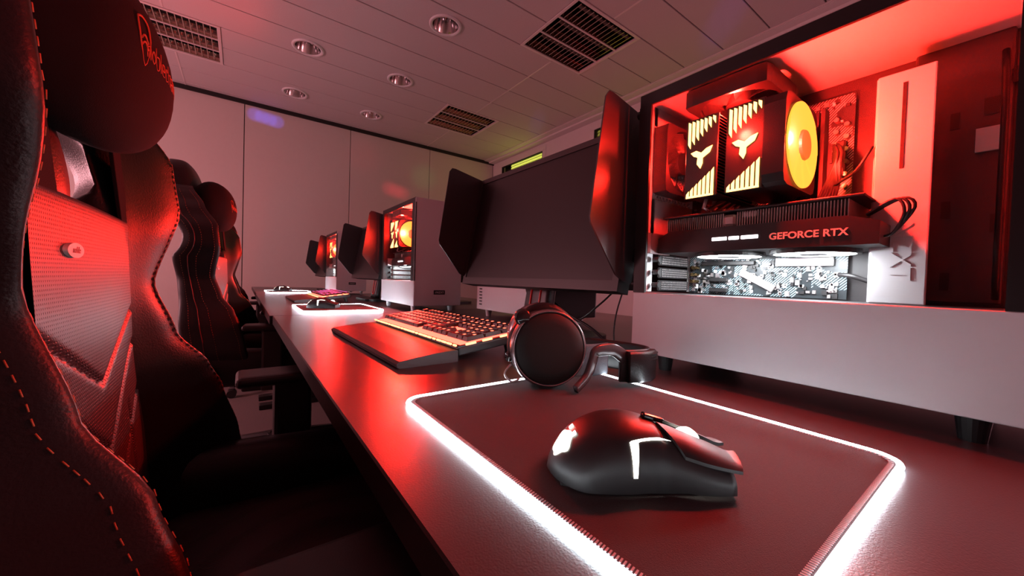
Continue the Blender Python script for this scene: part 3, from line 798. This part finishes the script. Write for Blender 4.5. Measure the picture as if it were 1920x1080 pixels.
def make_keyboard(mtl, keys=True):
    # local: +x towards the screen, +y to the user's left; origin centre of the key block on the desk
    r = thing('keyboard', (0, 0, 0), 'x', 'keyboard', 'backlit keyboards with wrist rests')
    Lk, Dk = .440, .152; tl = math.radians(7.0); z0 = .012
    Rm = Matrix.Rotation(-tl, 3, 'Y')
    def K(x, y, z): return Rm @ Vector((x+Dk/2, y, z))+Vector((-Dk/2, 0, z0))
    m = MB()
    m.box((0, 0, 0), (Dk, Lk, .016), bev=.003)
    for v in m.bm.verts: v.co = K(v.co.x, v.co.y, v.co.z+.004)
    m.build('case', 'plastic', r)
    m = MB(); m.box((0, 0, 0), (Dk+.002, Lk+.002, .002))
    for v in m.bm.verts: v.co = K(v.co.x, v.co.y, v.co.z+.0125)
    m.build('top_plate', 'gloss', r)
    m = MB()
    nb = 22
    for i in range(nb):
        y = -Lk/2+Lk*(i+.5)/nb
        m.box((-Dk/2-.001, y, .0145), (.0025, Lk/nb*(.80 if i % 4 else .5), .003))
    for x in (-.052, -.018, .020, .050): m.box((x, -Lk/2-.0015, .0145), (.020, .0025, .003))
    for v in m.bm.verts: v.co = K(v.co.x, v.co.y, v.co.z)
    m.build('glowing_edge', 'e_bar', r)
    m = MB()
    m.box((0, 0, .0138), (Dk-.016, Lk-.016, .0008))
    for v in m.bm.verts: v.co = K(v.co.x, v.co.y, v.co.z)
    m.build('underglow', 'e_glow', r)
    for s_ in (-1, 1):
        m = MB(); m.box((.055, s_*.19, .013), (.012, .03, .026), rot=(0, -.3, 0), bev=.002); m.build('rear_foot', 'plastic', r)
    # wrist rest
    m = MB(); P = []
    prof = [(-.182, .002), (-.183, .007), (-.178, .0105), (-.15, .0145), (-.11, .0185), (-.079, .020), (-.0775, .018), (-.0775, .0), (-.13, 0), (-.178, .0)]
    for i in range(2):
        y = (-1+2*i)*(Lk/2); P.append([(x, y, z) for x, z in prof])
    m.grid(P, closev=True, cap=True); m.build('wrist_rest', 'rest', r)
    if keys:
        u = .01905
        rows = [  # x position, list of (offset in u from left, width)
            (.057, [(0, 1)]+[(2+i, 1) for i in range(4)]+[(6.5+i, 1) for i in range(4)]+[(11+i, 1) for i in range(4)]+[(15.25+i, 1) for i in range(3)]+[(18.5+i, 1) for i in range(4)]),
            (.030, [(i, 1) for i in range(13)]+[(13, 2)]+[(15.25+i, 1) for i in range(3)]+[(18.5+i, 1) for i in range(4)]),
            (.011, [(0, 1.5)]+[(1.5+i, 1) for i in range(12)]+[(13.5, 1.5)]+[(15.25+i, 1) for i in range(3)]+[(18.5+i, 1) for i in range(3)]),
            (-.008, [(0, 1.75)]+[(1.75+i, 1) for i in range(11)]+[(12.75, 2.25)]+[(18.5+i, 1) for i in range(3)]),
            (-.027, [(0, 2.25)]+[(2.25+i, 1) for i in range(10)]+[(12.25, 2.75)]+[(16.25, 1)]+[(18.5+i, 1) for i in range(3)]),
            (-.046, [(0, 1.25), (1.25, 1.25), (2.5, 1.25), (3.75, 6.25), (10, 1.25), (12.5, 1.25), (13.75, 1.25)]+[(15.25+i, 1) for i in range(3)]+[(18.5, 2), (20.5, 1)]),
        ]
        cache = {}; n = 0
        xs = []
        for x, row in rows:
            for off, w in row: xs.append((x, off, w, 1))
        xs.append((.0015, 21.5, 1, 2)); xs.append((-.0365, 21.5, 1, 2))
        xs.sort(key=lambda k: -k[1])
        rest_ = []
        for (x, off, w, d) in xs:
            if (w, d) not in cache: cache[(w, d)] = key_mesh(w, mtl, d)
            y = Lk/2-.012-(off+w/2)*u*.985
            n += 1
            p = K(x, y, .0165)
            if n > 100: rest_.append((cache[(w, d)], p)); continue
            o = bpy.data.objects.new('keycap', cache[(w, d)]); COL.objects.link(o); o.parent = r
            o.location = p; o.rotation_euler = (0, -tl, 0)
        if rest_:
            bm = bmesh.new()
            for me, p in rest_:
                k0 = len(bm.verts); bm.from_mesh(me); bm.verts.ensure_lookup_table()
                for v in bm.verts[k0:]: v.co = Rm @ v.co+p
            me = bpy.data.meshes.new('keycap'); bm.to_mesh(me); bm.free(); me.materials.append(M['plastic']); me.materials.append(M[mtl])
            o = bpy.data.objects.new('keycap', me); COL.objects.link(o); o.parent = r; o['kind'] = 'stuff'
    return r
M['rest'] = mat('wrist_rest_leatherette', (.05, .022, .024), .42, noise=.05, bump=.1, bscale=600)
kb = make_keyboard('e_key'); place(kb, .367, .775, math.radians(1.5), 'large red backlit keyboard with wrist rest, between the headset and the second computer')
k2 = make_keyboard('e_keyp'); place(k2, .388, 2.28, math.radians(0), 'violet and red backlit keyboard beyond the middle glowing mat')

# ------------------------------------------------------------ headset
def make_headset():
    r = thing('headset', (.318, .35, DT+.0036), 'black over-ear headset standing on the far corner of a glowing mouse mat', 'headset')
    def R(x, y, z): return Vector((x-.318, y-.35, W(z)-DT-.0036))
    c = R(.318, .350, -.0845)
    yaw = math.atan2(-.35, -.318)+math.radians(16)
    zax = Vector((math.cos(yaw), math.sin(yaw), .10)).normalized(); xax = Vector((0, 0, 1)).cross(zax).normalized(); yax = zax.cross(xax)
    Mx = Matrix((xax, yax, zax)).transposed()
    def cup(c, Mx, sfx=1):
        m = MB(); m.smooth = True
        m.lathe(c, 'z', [(0, .003), (.030, .0032), (.043, .0015), (.0455, -.001), (.0455, -.004), (0, -.004)], 56, Mx); o = m.build('ear_plate', 'earplate', r)
        m = MB(); m.smooth = True
        m.lathe(c, 'z', [(.0452, -.003), (.0462, .0005), (.0478, .0005), (.0492, -.003), (.0500, -.009), (.0496, -.016), (.047, -.022), (.040, -.030), (0, -.032)], 64, Mx); m.build('ear_cup', 'rim', r)
        m = MB(); m.smooth = True
        prof = [(.020+.0, -.030), (.040, -.029), (.0475, -.034), (.0490, -.042), (.0470, -.051), (.040, -.055), (.032, -.052), (.028, -.044), (.027, -.034)]
        m.lathe(c, 'z', prof, 56, Mx); m.build('ear_cushion', 'leather', r)
    cup(c, Mx)
    # second cup behind, facing the other way
    c2 = c-zax*.118+xax*.012+Vector((0, 0, .0125)); M2 = Matrix((-xax, yax, -zax)).transposed()
    cup(c2, M2)
    k = c+Mx @ Vector((-.034, .039, -.006))
    m = MB(); m.smooth = True; m.lathe(k, 'z', [(0, .007), (.007, .0065), (.0105, .003), (.0115, -.004), (.010, -.014), (0, -.018)], 28, Mx); m.build('hinge_knob', 'gloss', r)
    m = MB()
    a = c+Mx @ Vector((-.0495, -.012, -.018)); m.smooth = True
    m.lathe(a, 'x', [(0, -.003), (.006, -.003), (.007, 0), (.006, .003), (0, .003)], 18); m.build('dial', 'gloss', r)
    m = MB(); b0 = c+Mx @ Vector((-.047, -.035, -.02)); m.tube([c+Mx @ Vector((-.047, -.022, -.02)), c+Mx @ Vector((-.055, -.034, -.02)), c+Mx @ Vector((-.046, -.044, -.018)), c+Mx @ Vector((-.036, -.040, -.016))], .0014, 8, 6); m.build('microphone_loop', 'alu', r)
    # head band: a flat arc lying towards the case, with a quilted leather pad
    def ribbon(name, path, hw, th, mtl, bevel=True, parent=r):
        pts = [Vector(p) for p in path]; q = []
        for i in range(len(pts)-1):
            p0 = pts[max(i-1, 0)]; p1 = pts[i]; p2 = pts[i+1]; p3 = pts[min(i+2, len(pts)-1)]
            for k_ in range(8):
                t = k_/8; q.append(.5*((2*p1)+(p2-p0)*t+(2*p0-5*p1+4*p2-p3)*t*t+(3*p1-p0-3*p2+p3)*t**3))
        q.append(pts[-1]); P = []
        for i, p in enumerate(q):
            d = (q[min(i+1, len(q)-1)]-q[max(i-1, 0)]).normalized(); n = Vector((0, 0, 1)).cross(d).normalized(); u = d.cross(n)
            h_ = hw(i/(len(q)-1)) if callable(hw) else hw
            P.append([p+n*a_*th/2+u*b_*h_ for a_, b_ in ((1, -.85), (1, .85), (.6, 1), (-.6, 1), (-1, .85), (-1, -.85), (-.6, -1), (.6, -1))])
        m = MB(); m.smooth = True; m.grid(P, closev=True, cap=True); return m.build(name, mtl, parent), q
    ribbon('yoke', [R(.330, .315, -.1300), R(.352, .318, -.118), R(.362, .318, -.10), R(.368, .318, -.088), R(.385, .316, -.086), R(.40, .314, -.088), R(.418, .311, -.099)], lambda t: .005+.004*t, .006, 'satin')
    ribbon('headband', [R(.412, .314, -.110), R(.430, .306, -.110), R(.455, .303, -.110), R(.474, .318, -.110), R(.476, .350, -.110), R(.455, .395, -.109), R(.42, .425, -.107), R(.385, .435, -.100)], lambda t: .0215 if t < .75 else .0215-.03*(t-.75), .007, 'plastic')
    o, q_ = ribbon('headband_pad', [R(.416, .305, -.110), R(.434, .2975, -.110), R(.453, .2965, -.110), R(.468, .304, -.110)], .0205, .014, 'leather')
    m = MB()
    for z in (.0165, .0125, .0085):
        m.tube([p+Vector((.0040, -.0065, z)) for p in q_[::3]], .0011, 6, 1)
    m.build('pad_piping', 'leather', r)
    ribbon('suspension_band', [R(.340, .395, -.106), R(.375, .375, -.110), R(.41, .365, -.1115), R(.445, .362, -.1115)], .023, .003, 'felt')
M['earplate'] = mat('ear_plate_rubber', (.010, .010, .010), .62, noise=.05)
M['rim'] = mat('satin_metal_rim', (.42, .36, .38), .26, metal=.9)
M['satin'] = mat('satin_black_metal', (.10, .085, .09), .24, metal=.4)
make_headset()

# ------------------------------------------------------------ chairs
def interp(tab, z):
    if z <= tab[0][0]: return tab[0][1]
    for (a, b), (c, d) in zip(tab, tab[1:]):
        if z <= c:
            t = (z-a)/(c-a); t = t*t*(3-2*t)*.5+t*.5; return b+(d-b)*t
    return tab[-1][1]
XP = [(.46, -.205), (.60, -.218), (.77, -.231), (.92, -.237), (1.07, -.268), (1.32, -.335), (1.38, -.35)]
WI = [(.46, .165), (.60, .155), (.77, .135), (.90, .138), (1.0, .150), (1.08, .165), (1.14, .150), (1.20, .115)]
WO = [(.46, .265), (.56, .282), (.66, .268), (.77, .228), (.84, .218), (.91, .252), (.97, .278), (1.03, .272), (1.10, .228), (1.16, .182), (1.20, .150)]
PB = [(.46, -.075), (.585, -.102), (.67, -.126), (.715, -.144), (.77, -.183), (.85, -.209), (.96, -.186), (1.04, -.195), (1.12, -.245), (1.20, -.295)]
BK = [(.46, -.285), (.70, -.315), (.92, -.335), (1.07, -.355), (1.20, -.385)]
def bolster_section(z, s):
    wi, wo, pb, bk, xp = interp(WI, z), interp(WO, z), interp(PB, z), interp(BK, z), interp(XP, z); b = wo-wi
    h = pb-xp; e_ = max(0, 1-((z-1.0)/.075)**2); bk = bk+.045*e_; bi = bk+.038*e_; side = pb-bk
    base = [(wi-.004, min(bi+.012, xp-.010)), (wi-.004, xp-.004), (wi+.08*b, xp+.10*h), (wi+.32*b, xp+.36*h), (wi+.62*b, xp+.72*h), (wi+.85*b, pb-.004), (wo-.006, pb), (wo, pb-.012), (wo, pb-.30*side), (wo-.002, pb-.65*side), (wo-.012, bk+.014), (wo-.028, bk), (wi+.3*b, bi-.004)]
    n = len(base); out = []
    for i in range(n):
        p0, p1, p2, p3 = [Vector(base[(i+k) % n]) for k in (-1, 0, 1, 2)]
        for k in range(3):
            t = k/3; q = .5*((2*p1)+(p2-p0)*t+(2*p0-5*p1+4*p2-p3)*t*t+(3*p1-p0-3*p2+p3)*t**3); out.append(Vector((q.y, s*q.x, z)))
    return out
def make_chair():
    r = thing('gaming_chair', (0, 0, 0), 'x', 'chair', 'black racing-style chairs along the desks')
    zs = [.46+.74*i/60 for i in range(61)]
    for s in (-1, 1):
        m = MB(); m.smooth = True; m.grid([bolster_section(z, s) for z in zs], closev=True, cap=True); bo_ = m.build('backrest_bolster', 'leather', r)
        for idx, off in ((16.4, .0012), (21.6, .0012), (25.4, .0012), (28.6, .0012)):
            m = MB(); pts = []
            for i in range(241):
                z = .47+.71*i/240; sec = bolster_section(z, s); k = int(idx); t = idx-k; pts.append((sec[k].lerp(sec[k+1], t), (sec[k+1]-sec[k-1]).normalized()))
            acc = 0; start = None
            for i in range(1, 241):
                a, b = pts[i-1][0], pts[i][0]; acc += (b-a).length
                if acc > .0080:
                    acc = 0; d = (b-pts[i-3][0] if i > 3 else b-a); tan = pts[i][1]; n = d.cross(tan).normalized()
                    cen = Vector((interp(BK, b.z)+.05, s*(interp(WI, b.z)+interp(WO, b.z))/2, b.z))
                    if n.dot(b-cen) < 0: n = -n
                    m.tube([b+n*.0006-d.normalized()*.0025, b+n*.0006+d.normalized()*.0025], .0005, 5, 1)
            m.build('stitching', 'thread', bo_)
        # piping on the outer corner
        m = MB(); m.tube([bolster_section(.47+.71*i/80, s)[27]+Vector((.001, s*.001, 0)) for i in range(81)], .0013, 6, 1); m.build('piping', 'redpipe', bo_)
    # perforated centre panel with chevron seams
    m = MB(); m.smooth = True; rows = []
    for i in range(141):
        z = .46+.478*i/140; wi = interp(WI, z)+.010; row = []
        for j in range(57):
            v = -1+2*j/56; y = v*wi; x = interp(XP, z)-.010*(1-v*v)*.0+.010*v*v+(.012*math.cos(v*PI/2))
            g = 0
            for tip, end in ((.745, .808), (.672, .760), (.60, .69)):
                zc = tip+(end-tip)*abs(y)/.13; g += math.exp(-((z-zc)/.0032)**2)
            if z < .70: g += math.exp(-((abs(y)-.095)/.003)**2)
            if z > .93: x -= .01*((z-.93)/.008)**2
            x += .004*math.sin(max(0, (z-.5))*0)-.0055*min(1, g)
            row.append((x, y, z))
        rows.append(row)
    m.grid(rows); m.build('backrest_panel', 'perf', r)
    m = MB(); m.smooth = True
    m.grid([[(interp(BK, z)+.004-.012*math.cos(v*PI/2), v*(interp(WI, z)+.02), z) for v in [-1+2*j/12 for j in range(13)]] for z in [.46+.48*i/20 for i in range(21)]])
    m.smooth = False
    m.box((-.295, 0, .934), (.085, .285, .014), bev=.004)
    m.build('backrest_shell', 'plastic', r)
    # neck column between the two openings and head block
    m = MB(); m.smooth = True
    P = []
    for i in range(40):
        z = .938+.24*i/39; t = i/39; hw = .045+.04*t*t; rib = .010*abs(math.sin(t*PI*2.5))**.6; xf = interp(XP, z)-.012+.6*rib+.03*t*t; xb = interp(BK, z)+.01
        P.append([Vector(p) for p in ((xb, -hw+.01, z), (xb, hw-.01, z), (xb+.02, hw, z), (xf-.015, hw, z), (xf, hw-.015, z), (xf+.004, 0, z), (xf, -hw+.015, z), (xf-.015, -hw, z), (xb+.02, -hw, z))])
    m.grid(P, closev=True, cap=True); m.build('neck_panel', 'leather', r)
    m = MB(); m.smooth = True; P = []
    for i in range(26):
        t = i/25; z = 1.12+.20*t; e = math.sqrt(max(0, 1-max(0, (t-.72)/.28)**2)); hw = (.140-.045*t)*(.45+.55*e) if t < 1 else .03
        cx = interp(XP, min(z, 1.38))-.030; hx = .050*(.35+.65*e)*(1-.15*t)
        P.append([Vector((cx+hx*math.copysign(abs(math.cos(a))**.6, math.cos(a)), hw*math.copysign(abs(math.sin(a))**.6, math.sin(a)), z)) for a in [2*PI*k/28 for k in range(28)]])
    m.grid(P, closev=True, cap=True); m.build('headrest', 'leather', r)
    # neck pillow with embroidery and straps
    m = MB(); m.smooth = True; P = []
    pc_ = Vector((-.243, 0, 1.115)); ex, ey, ez = .062, .142, .102
    for i in range(25):
        th = PI*i/24; row = []
        for k in range(36):
            a = 2*PI*k/36; c_, s_ = math.cos(a), math.sin(a); st, ct = math.sin(th)**.75, math.copysign(abs(math.cos(th))**.85, math.cos(th))
            row.append(pc_+Vector((ex*st*c_*(1-.12*ct), ey*ct, ez*st*s_-.12*ex*st*c_)))
        P.append(row)
    m.grid(P, closev=True); bmesh.ops.remove_doubles(m.bm, verts=m.bm.verts, dist=1e-5); pl = m.build('neck_pillow', 'velour', r)
    def psurf(y, z):   # front x of the pillow
        ct = y/ey; th = math.acos(max(-1, min(1, math.copysign(abs(ct)**(1/.85), ct)))); st = math.sin(th)**.75
        sz = max(-.98, min(.98, (z-pc_.z)/(ez*st))); return pc_.x+ex*st*math.sqrt(1-sz*sz)*(1-.12*ct)-.0004
    def embro(name, strokes, w=.0011):
        m = MB()
        for st in strokes: m.tube([Vector((psurf(y, z), y, z)) for y, z in st], w, 5, 3)
        return m.build(name, 'redthread', pl)
    sh = [(-.030, .024), (-.018, .029), (-.006, .024), (-.007, .002), (-.018, -.022), (-.029, .002), (-.030, .024)]
    zc = 1.118
    embro('shield_emblem', [[(y-.008, zc+z) for y, z in sh], [(-.034, zc+.004), (-.027, zc+.010), (-.020, zc+.004)], [(-.034, zc-.003), (-.027, zc+.003), (-.020, zc-.003)]])
    # block letters as strokes along the pillow
    A = {'n': [[(0, 0), (0, 1)], [(0, .8), (.5, 1), (.7, .8), (.7, 0)]], 'o': [[(.35, 0), (0, .3), (0, .7), (.35, 1), (.7, .7), (.7, .3), (.35, 0)]], 'b': [[(0, 1.6), (0, 0), (.6, 0), (.7, .5), (.6, 1), (0, .9)]],
         'l': [[(.1, 0), (.1, 1.6)]], 'e': [[(0, .5), (.7, .5), (.6, .95), (.1, .95), (0, .5), (.1, .05), (.65, .05)]], 'c': [[(.7, .9), (.2, 1), (0, .5), (.2, 0), (.7, .1)]], 'h': [[(0, 1.6), (0, 0)], [(0, .8), (.5, 1), (.7, .8), (.7, 0)]],
         'a': [[(.05, .95), (.6, .95), (.7, 0), (.1, 0), (0, .4), (.7, .5)]], 'i': [[(.1, 0), (.1, 1)]], 'r': [[(0, 0), (0, 1)], [(0, .7), (.5, 1)]], 's': [[(.7, .95), (.1, .95), (.1, .55), (.6, .45), (.65, .05), (0, .05)]]}
    strokes = []; y0 = -.022; h_ = .0135
    for ch in 'noblechairs':
        for st in A[ch]: strokes.append([(y0+p*.0115, zc-.010+q_*h_) for p, q_ in st])
        y0 += .0055 if ch in 'li' else .0125
    embro('lettering', strokes, .0008)
    for s in (-1, 1):
        m = MB(); m.box((-.238, s*.126, 1.0), (.004, .040, .13), rot=(0, -.10, 0), bev=.001); m.box((-.275, s*.126, .944), (.07, .040, .004)); m.build('pillow_strap', 'velour', r)
    bx = interp(XP, .885)+.0100
    m = MB(); m.prism([(bx, -.068+.0205*math.cos(2*PI*k/36), .884+.0068*math.sin(2*PI*k/36)) for k in range(36)], (.004, 0, 0))
    bd = m.build('badge', 'badge', r)
    text('lettering', 'noble', .0085, 'badgetext', bd, (bx+.0042, -.068, .8843), (PI/2, 0, PI/2), shear=.2)
    # seat
    m = MB(); m.smooth = True; P = []
    for i in range(25):
        x = -.26+.54*i/24; t = i/24; e = math.sqrt(max(.0, 1-max(0, (t-.85)/.15)**2)); hw = (.20-.01*t)
        ztop = .492-.012*math.sin(t*PI)-.03*(1-e)
        row = [(x, -hw+2*hw*j/14, ztop-.010*math.cos((-1+2*j/14)*PI/2)) for j in range(15)]; P.append(row+[(x, hw, .41), (x, -hw, .41)])
    m.grid(P, closev=True, cap=True); m.build('seat', 'perf', r)
    for s in (-1, 1):
        m = MB(); m.smooth = True; P = []
        for i in range(25):
            t = i/24; x = -.25+.52*t; e = .35+.65*math.sqrt(max(0, 1-max(0, (t-.8)/.2)**2)); zt = .545+.03*(1-t)
            P.append([Vector((x, s*(.235+.045*math.copysign(abs(math.cos(a))**.7, math.cos(a))), .42+(zt-.42)*.5*e+(zt-.42)*.5*e*math.copysign(abs(math.sin(a))**.7, math.sin(a)))) for a in [2*PI*k/20 for k in range(20)]])
        m.grid(P, closev=True, cap=True); m.build('seat_bolster', 'leather', r)
        m = MB(); m.box((.02, s*.315, .660), (.255, .085, .022), bev=.009, seg=3); m.build('armrest_pad', 'plastic', r)
        m = MB(); m.box((-.01, s*.325, .545), (.07, .035, .215), bev=.008); m.box((-.01, s*.24, .425), (.07, .19, .018), bev=.004); m.build('armrest_post', 'plastic', r)
        m = MB(); m.smooth = True; m.lathe((-.24, s*.290, .47), 'y', [(0, -.02), (.05, -.02), (.055, -.012), (.055, .012), (.045, .02), (0, .02)], 28); m.build('hinge_cover', 'plastic', r)
    m = MB(); m.box((0, 0, .385), (.26, .30, .035), bev=.008); m.build('tilt_plate', 'plastic', r)
    m = MB(); m.cyl((0, 0, .33), 'z', .016, .10, 20); m.cyl((0, 0, .20), 'z', .026, .20, 20); m.build('gas_lift', 'black', r)
    m = MB(); m.smooth = False
    m.cyl((0, 0, .105), 'z', .045, .05, 24)
    for k in range(5):
        a = 2*PI*k/5+.3; ca, sa = math.cos(a), math.sin(a); P = []
        for i in range(9):
            t = i/8; rr = .03+.27*t; zc_ = .115-.035*t; hw, hh = .026-.010*t, .018-.006*t
            P.append([Vector((rr*ca-u*sa, rr*sa+u*ca, zc_+v)) for u, v in ((hw, -hh), (hw, hh*.5), (hw*.5, hh), (-hw*.5, hh), (-hw, hh*.5), (-hw, -hh))])
        m.grid(P, closev=True, cap=True)
    m.build('star_base', 'soft', r)
    for k in range(5):
        a = 2*PI*k/5+.3; x, y = .30*math.cos(a), .30*math.sin(a)
        m = MB(); m.cyl((x, y-.018, .028), 'y', .028, .018, 20); m.cyl((x, y+.018, .028), 'y', .028, .018, 20); m.box((x, y, .045), (.04, .022, .035), bev=.006); m.build('caster', 'plastic', r)
    return r
M['redpipe'] = mat('dark_red_piping', (.11, .015, .015), .4)
M['badgetext'] = mat('badge_engraving', (.25, .10, .10), .4)
ch = make_chair(); place(ch, .10, .575, 0, 'largest black gaming chair, with a pale oval badge and a red-embroidered neck pillow', 0)
q = copy_tree(ch); place(q, .15, 2.03, math.radians(-7), 'black gaming chair in the middle of the row, its side edge lit red', 0)
def pillow(o, dy, dz, a=0):
    for k in o.children:
        if k.name.startswith('pillow_strap'): k.location = (0, dy, dz)
        if k.name.startswith('neck_pillow'):
            p = Vector((-.243, 0, 1.115)); k.rotation_euler = (0, 0, a); k.location = p-Matrix.Rotation(a, 3, 'Z') @ p+Vector((0, dy, dz))
pillow(q, 0, .03, -.12); pillow(ch, .026, -.008, -.20)
q = copy_tree(ch); place(q, .15, 3.42, math.radians(-4), 'farthest black gaming chair, mostly hidden behind the middle chair', 0); pillow(q, 0, .02)

# ------------------------------------------------------------ loose cables
def cable(pts, rad, label):
    m = MB(); m.tube([(x, y, W(z)) for x, y, z in pts], rad, 8, 6); tag(m.build('cable', 'cable', None), label, 'cable', 'thin black cables behind the near monitor')
cable([(.66, .84, -.015), (.66, .823, -.06), (.655, .824, -.095), (.64, .83, -.128), (.62, .80, -.135)], .0022, 'thin black cable hanging straight down under the left part of the near monitor')
cable([(.715, .55, .0), (.69, .59, -.05), (.665, .64, -.092), (.66, .70, -.06), (.655, .735, -.04)], .0022, 'black cable running up in a slant under the right end of the near monitor')
cable([(.66, .72, -.052), (.665, .66, -.082), (.67, .60, -.105), (.675, .55, -.132), (.676, .50, -.136)], .0036, 'thicker black cable slanting down onto the desk right of the monitor stand')
cable([(.68, .50, .03), (.675, .525, -.05), (.67, .53, -.10), (.67, .527, -.136)], .0018, 'thin vertical cable close to the left edge of the near computer')
cable([(.66, .80, -.080), (.645, .775, -.070), (.62, .74, -.058), (.60, .715, -.056), (.625, .70, -.060)], .0032, 'black cable looping through the red ring of the near monitor stand')

# ------------------------------------------------------------ camera
F_, yaw, pit, rol = 695.707, -.629698, -.0198080, .0312522
cy, sy, cp, sp, cr, sr = math.cos(yaw), math.sin(yaw), math.cos(pit), math.sin(pit), math.cos(rol), math.sin(rol)
fw = Vector((-sy*cp, cy*cp, sp)); rt = Vector((cy, sy, 0)); up = rt.cross(fw)
Rv = rt*cr+up*sr; Uv = -rt*sr+up*cr
cam = bpy.data.cameras.new('camera'); co = bpy.data.objects.new('camera', cam); COL.objects.link(co)
mw = Matrix((Rv, Uv, -fw)).transposed().to_4x4(); mw.translation = Vector((0, 0, Z0)); co.matrix_world = mw
cam.sensor_width = 36; cam.lens = F_/1920*36; cam.clip_start = .01; cam.clip_end = 60
sc.camera = co

# ------------------------------------------------------------ light
wd = bpy.data.worlds.new('world'); sc.world = wd; wd.use_nodes = True
wd.node_tree.nodes['Background'].inputs[0].default_value = (.02, .01, .012, 1); wd.node_tree.nodes['Background'].inputs[1].default_value = .3
led('room_fill', 'POINT', (-2.2, 3.0, W(.35)), 92, (1, .42, .47), .25)  # added fill for the ceiling and back wall, out of view
led('room_fill_back', 'POINT', (1.5, -.35, W(.15)), 11, (1, .42, .50), .25)  # added unseen fill for the second computer's front
led('room_fill_side', 'POINT', (2.3, 1.3, W(-.35)), 6, (1, .42, .46), .2)  # added fill for the right wall, hidden behind the near computer
# coloured spots of a party light standing behind the camera
def spot(target, src, energy, col, ang, blend=.6):
    o = led('party_light', 'SPOT', src, energy, col, .012, None, spot_size=math.radians(ang), spot_blend=blend)
    d = Vector(target)-Vector(src); o.rotation_euler = d.to_track_quat('-Z', 'Y').to_euler(); return o
PS = (-.9, -1.9, W(.25))
for dx in (-.10, -.035, .03, .095): spot((.19+dx, 4.88, W(1.675-dx*.12)), PS, 700, (.10, .12, 1), 1.3)
for dx in (-.09, 0, .09): spot((1.62+dx, 4.88, W(1.13-dx*.2)), PS, 420, (1, .02, .05), 1.8, 1)
spot((2.55, 4.88, W(1.30)), PS, 120, (1, .03, .05), 3.2, 1)
spot((1.20, 4.88, W(1.50)), PS, 90, (1, .02, .05), 4.0, 1)
spot((2.0, 4.88, W(1.38)), PS, 90, (.15, 1, .25), 3.4, 1)
spot((2.2, 2.1, W(1.81)), PS, 110, (1, .02, .03), 3.2, 1)
spot((2.62, 1.25, W(1.81)), PS, 120, (.12, .12, 1), 3.4, 1)
spot((2.72, 3.35, W(1.81)), PS, 200, (.10, .12, 1), 2.0, 1)
sc.view_settings.view_transform = 'Standard'; sc.view_settings.look = 'None'; sc.view_settings.gamma = 1
sc.view_settings.use_curve_mapping = False; sc.view_settings.exposure = 0
sc.cycles.max_bounces = 8; sc.cycles.transparent_max_bounces = 16; sc.cycles.sample_clamp_indirect = 4; sc.cycles.caustics_reflective = False; sc.cycles.caustics_refractive = False
sc.cycles.use_denoising = True
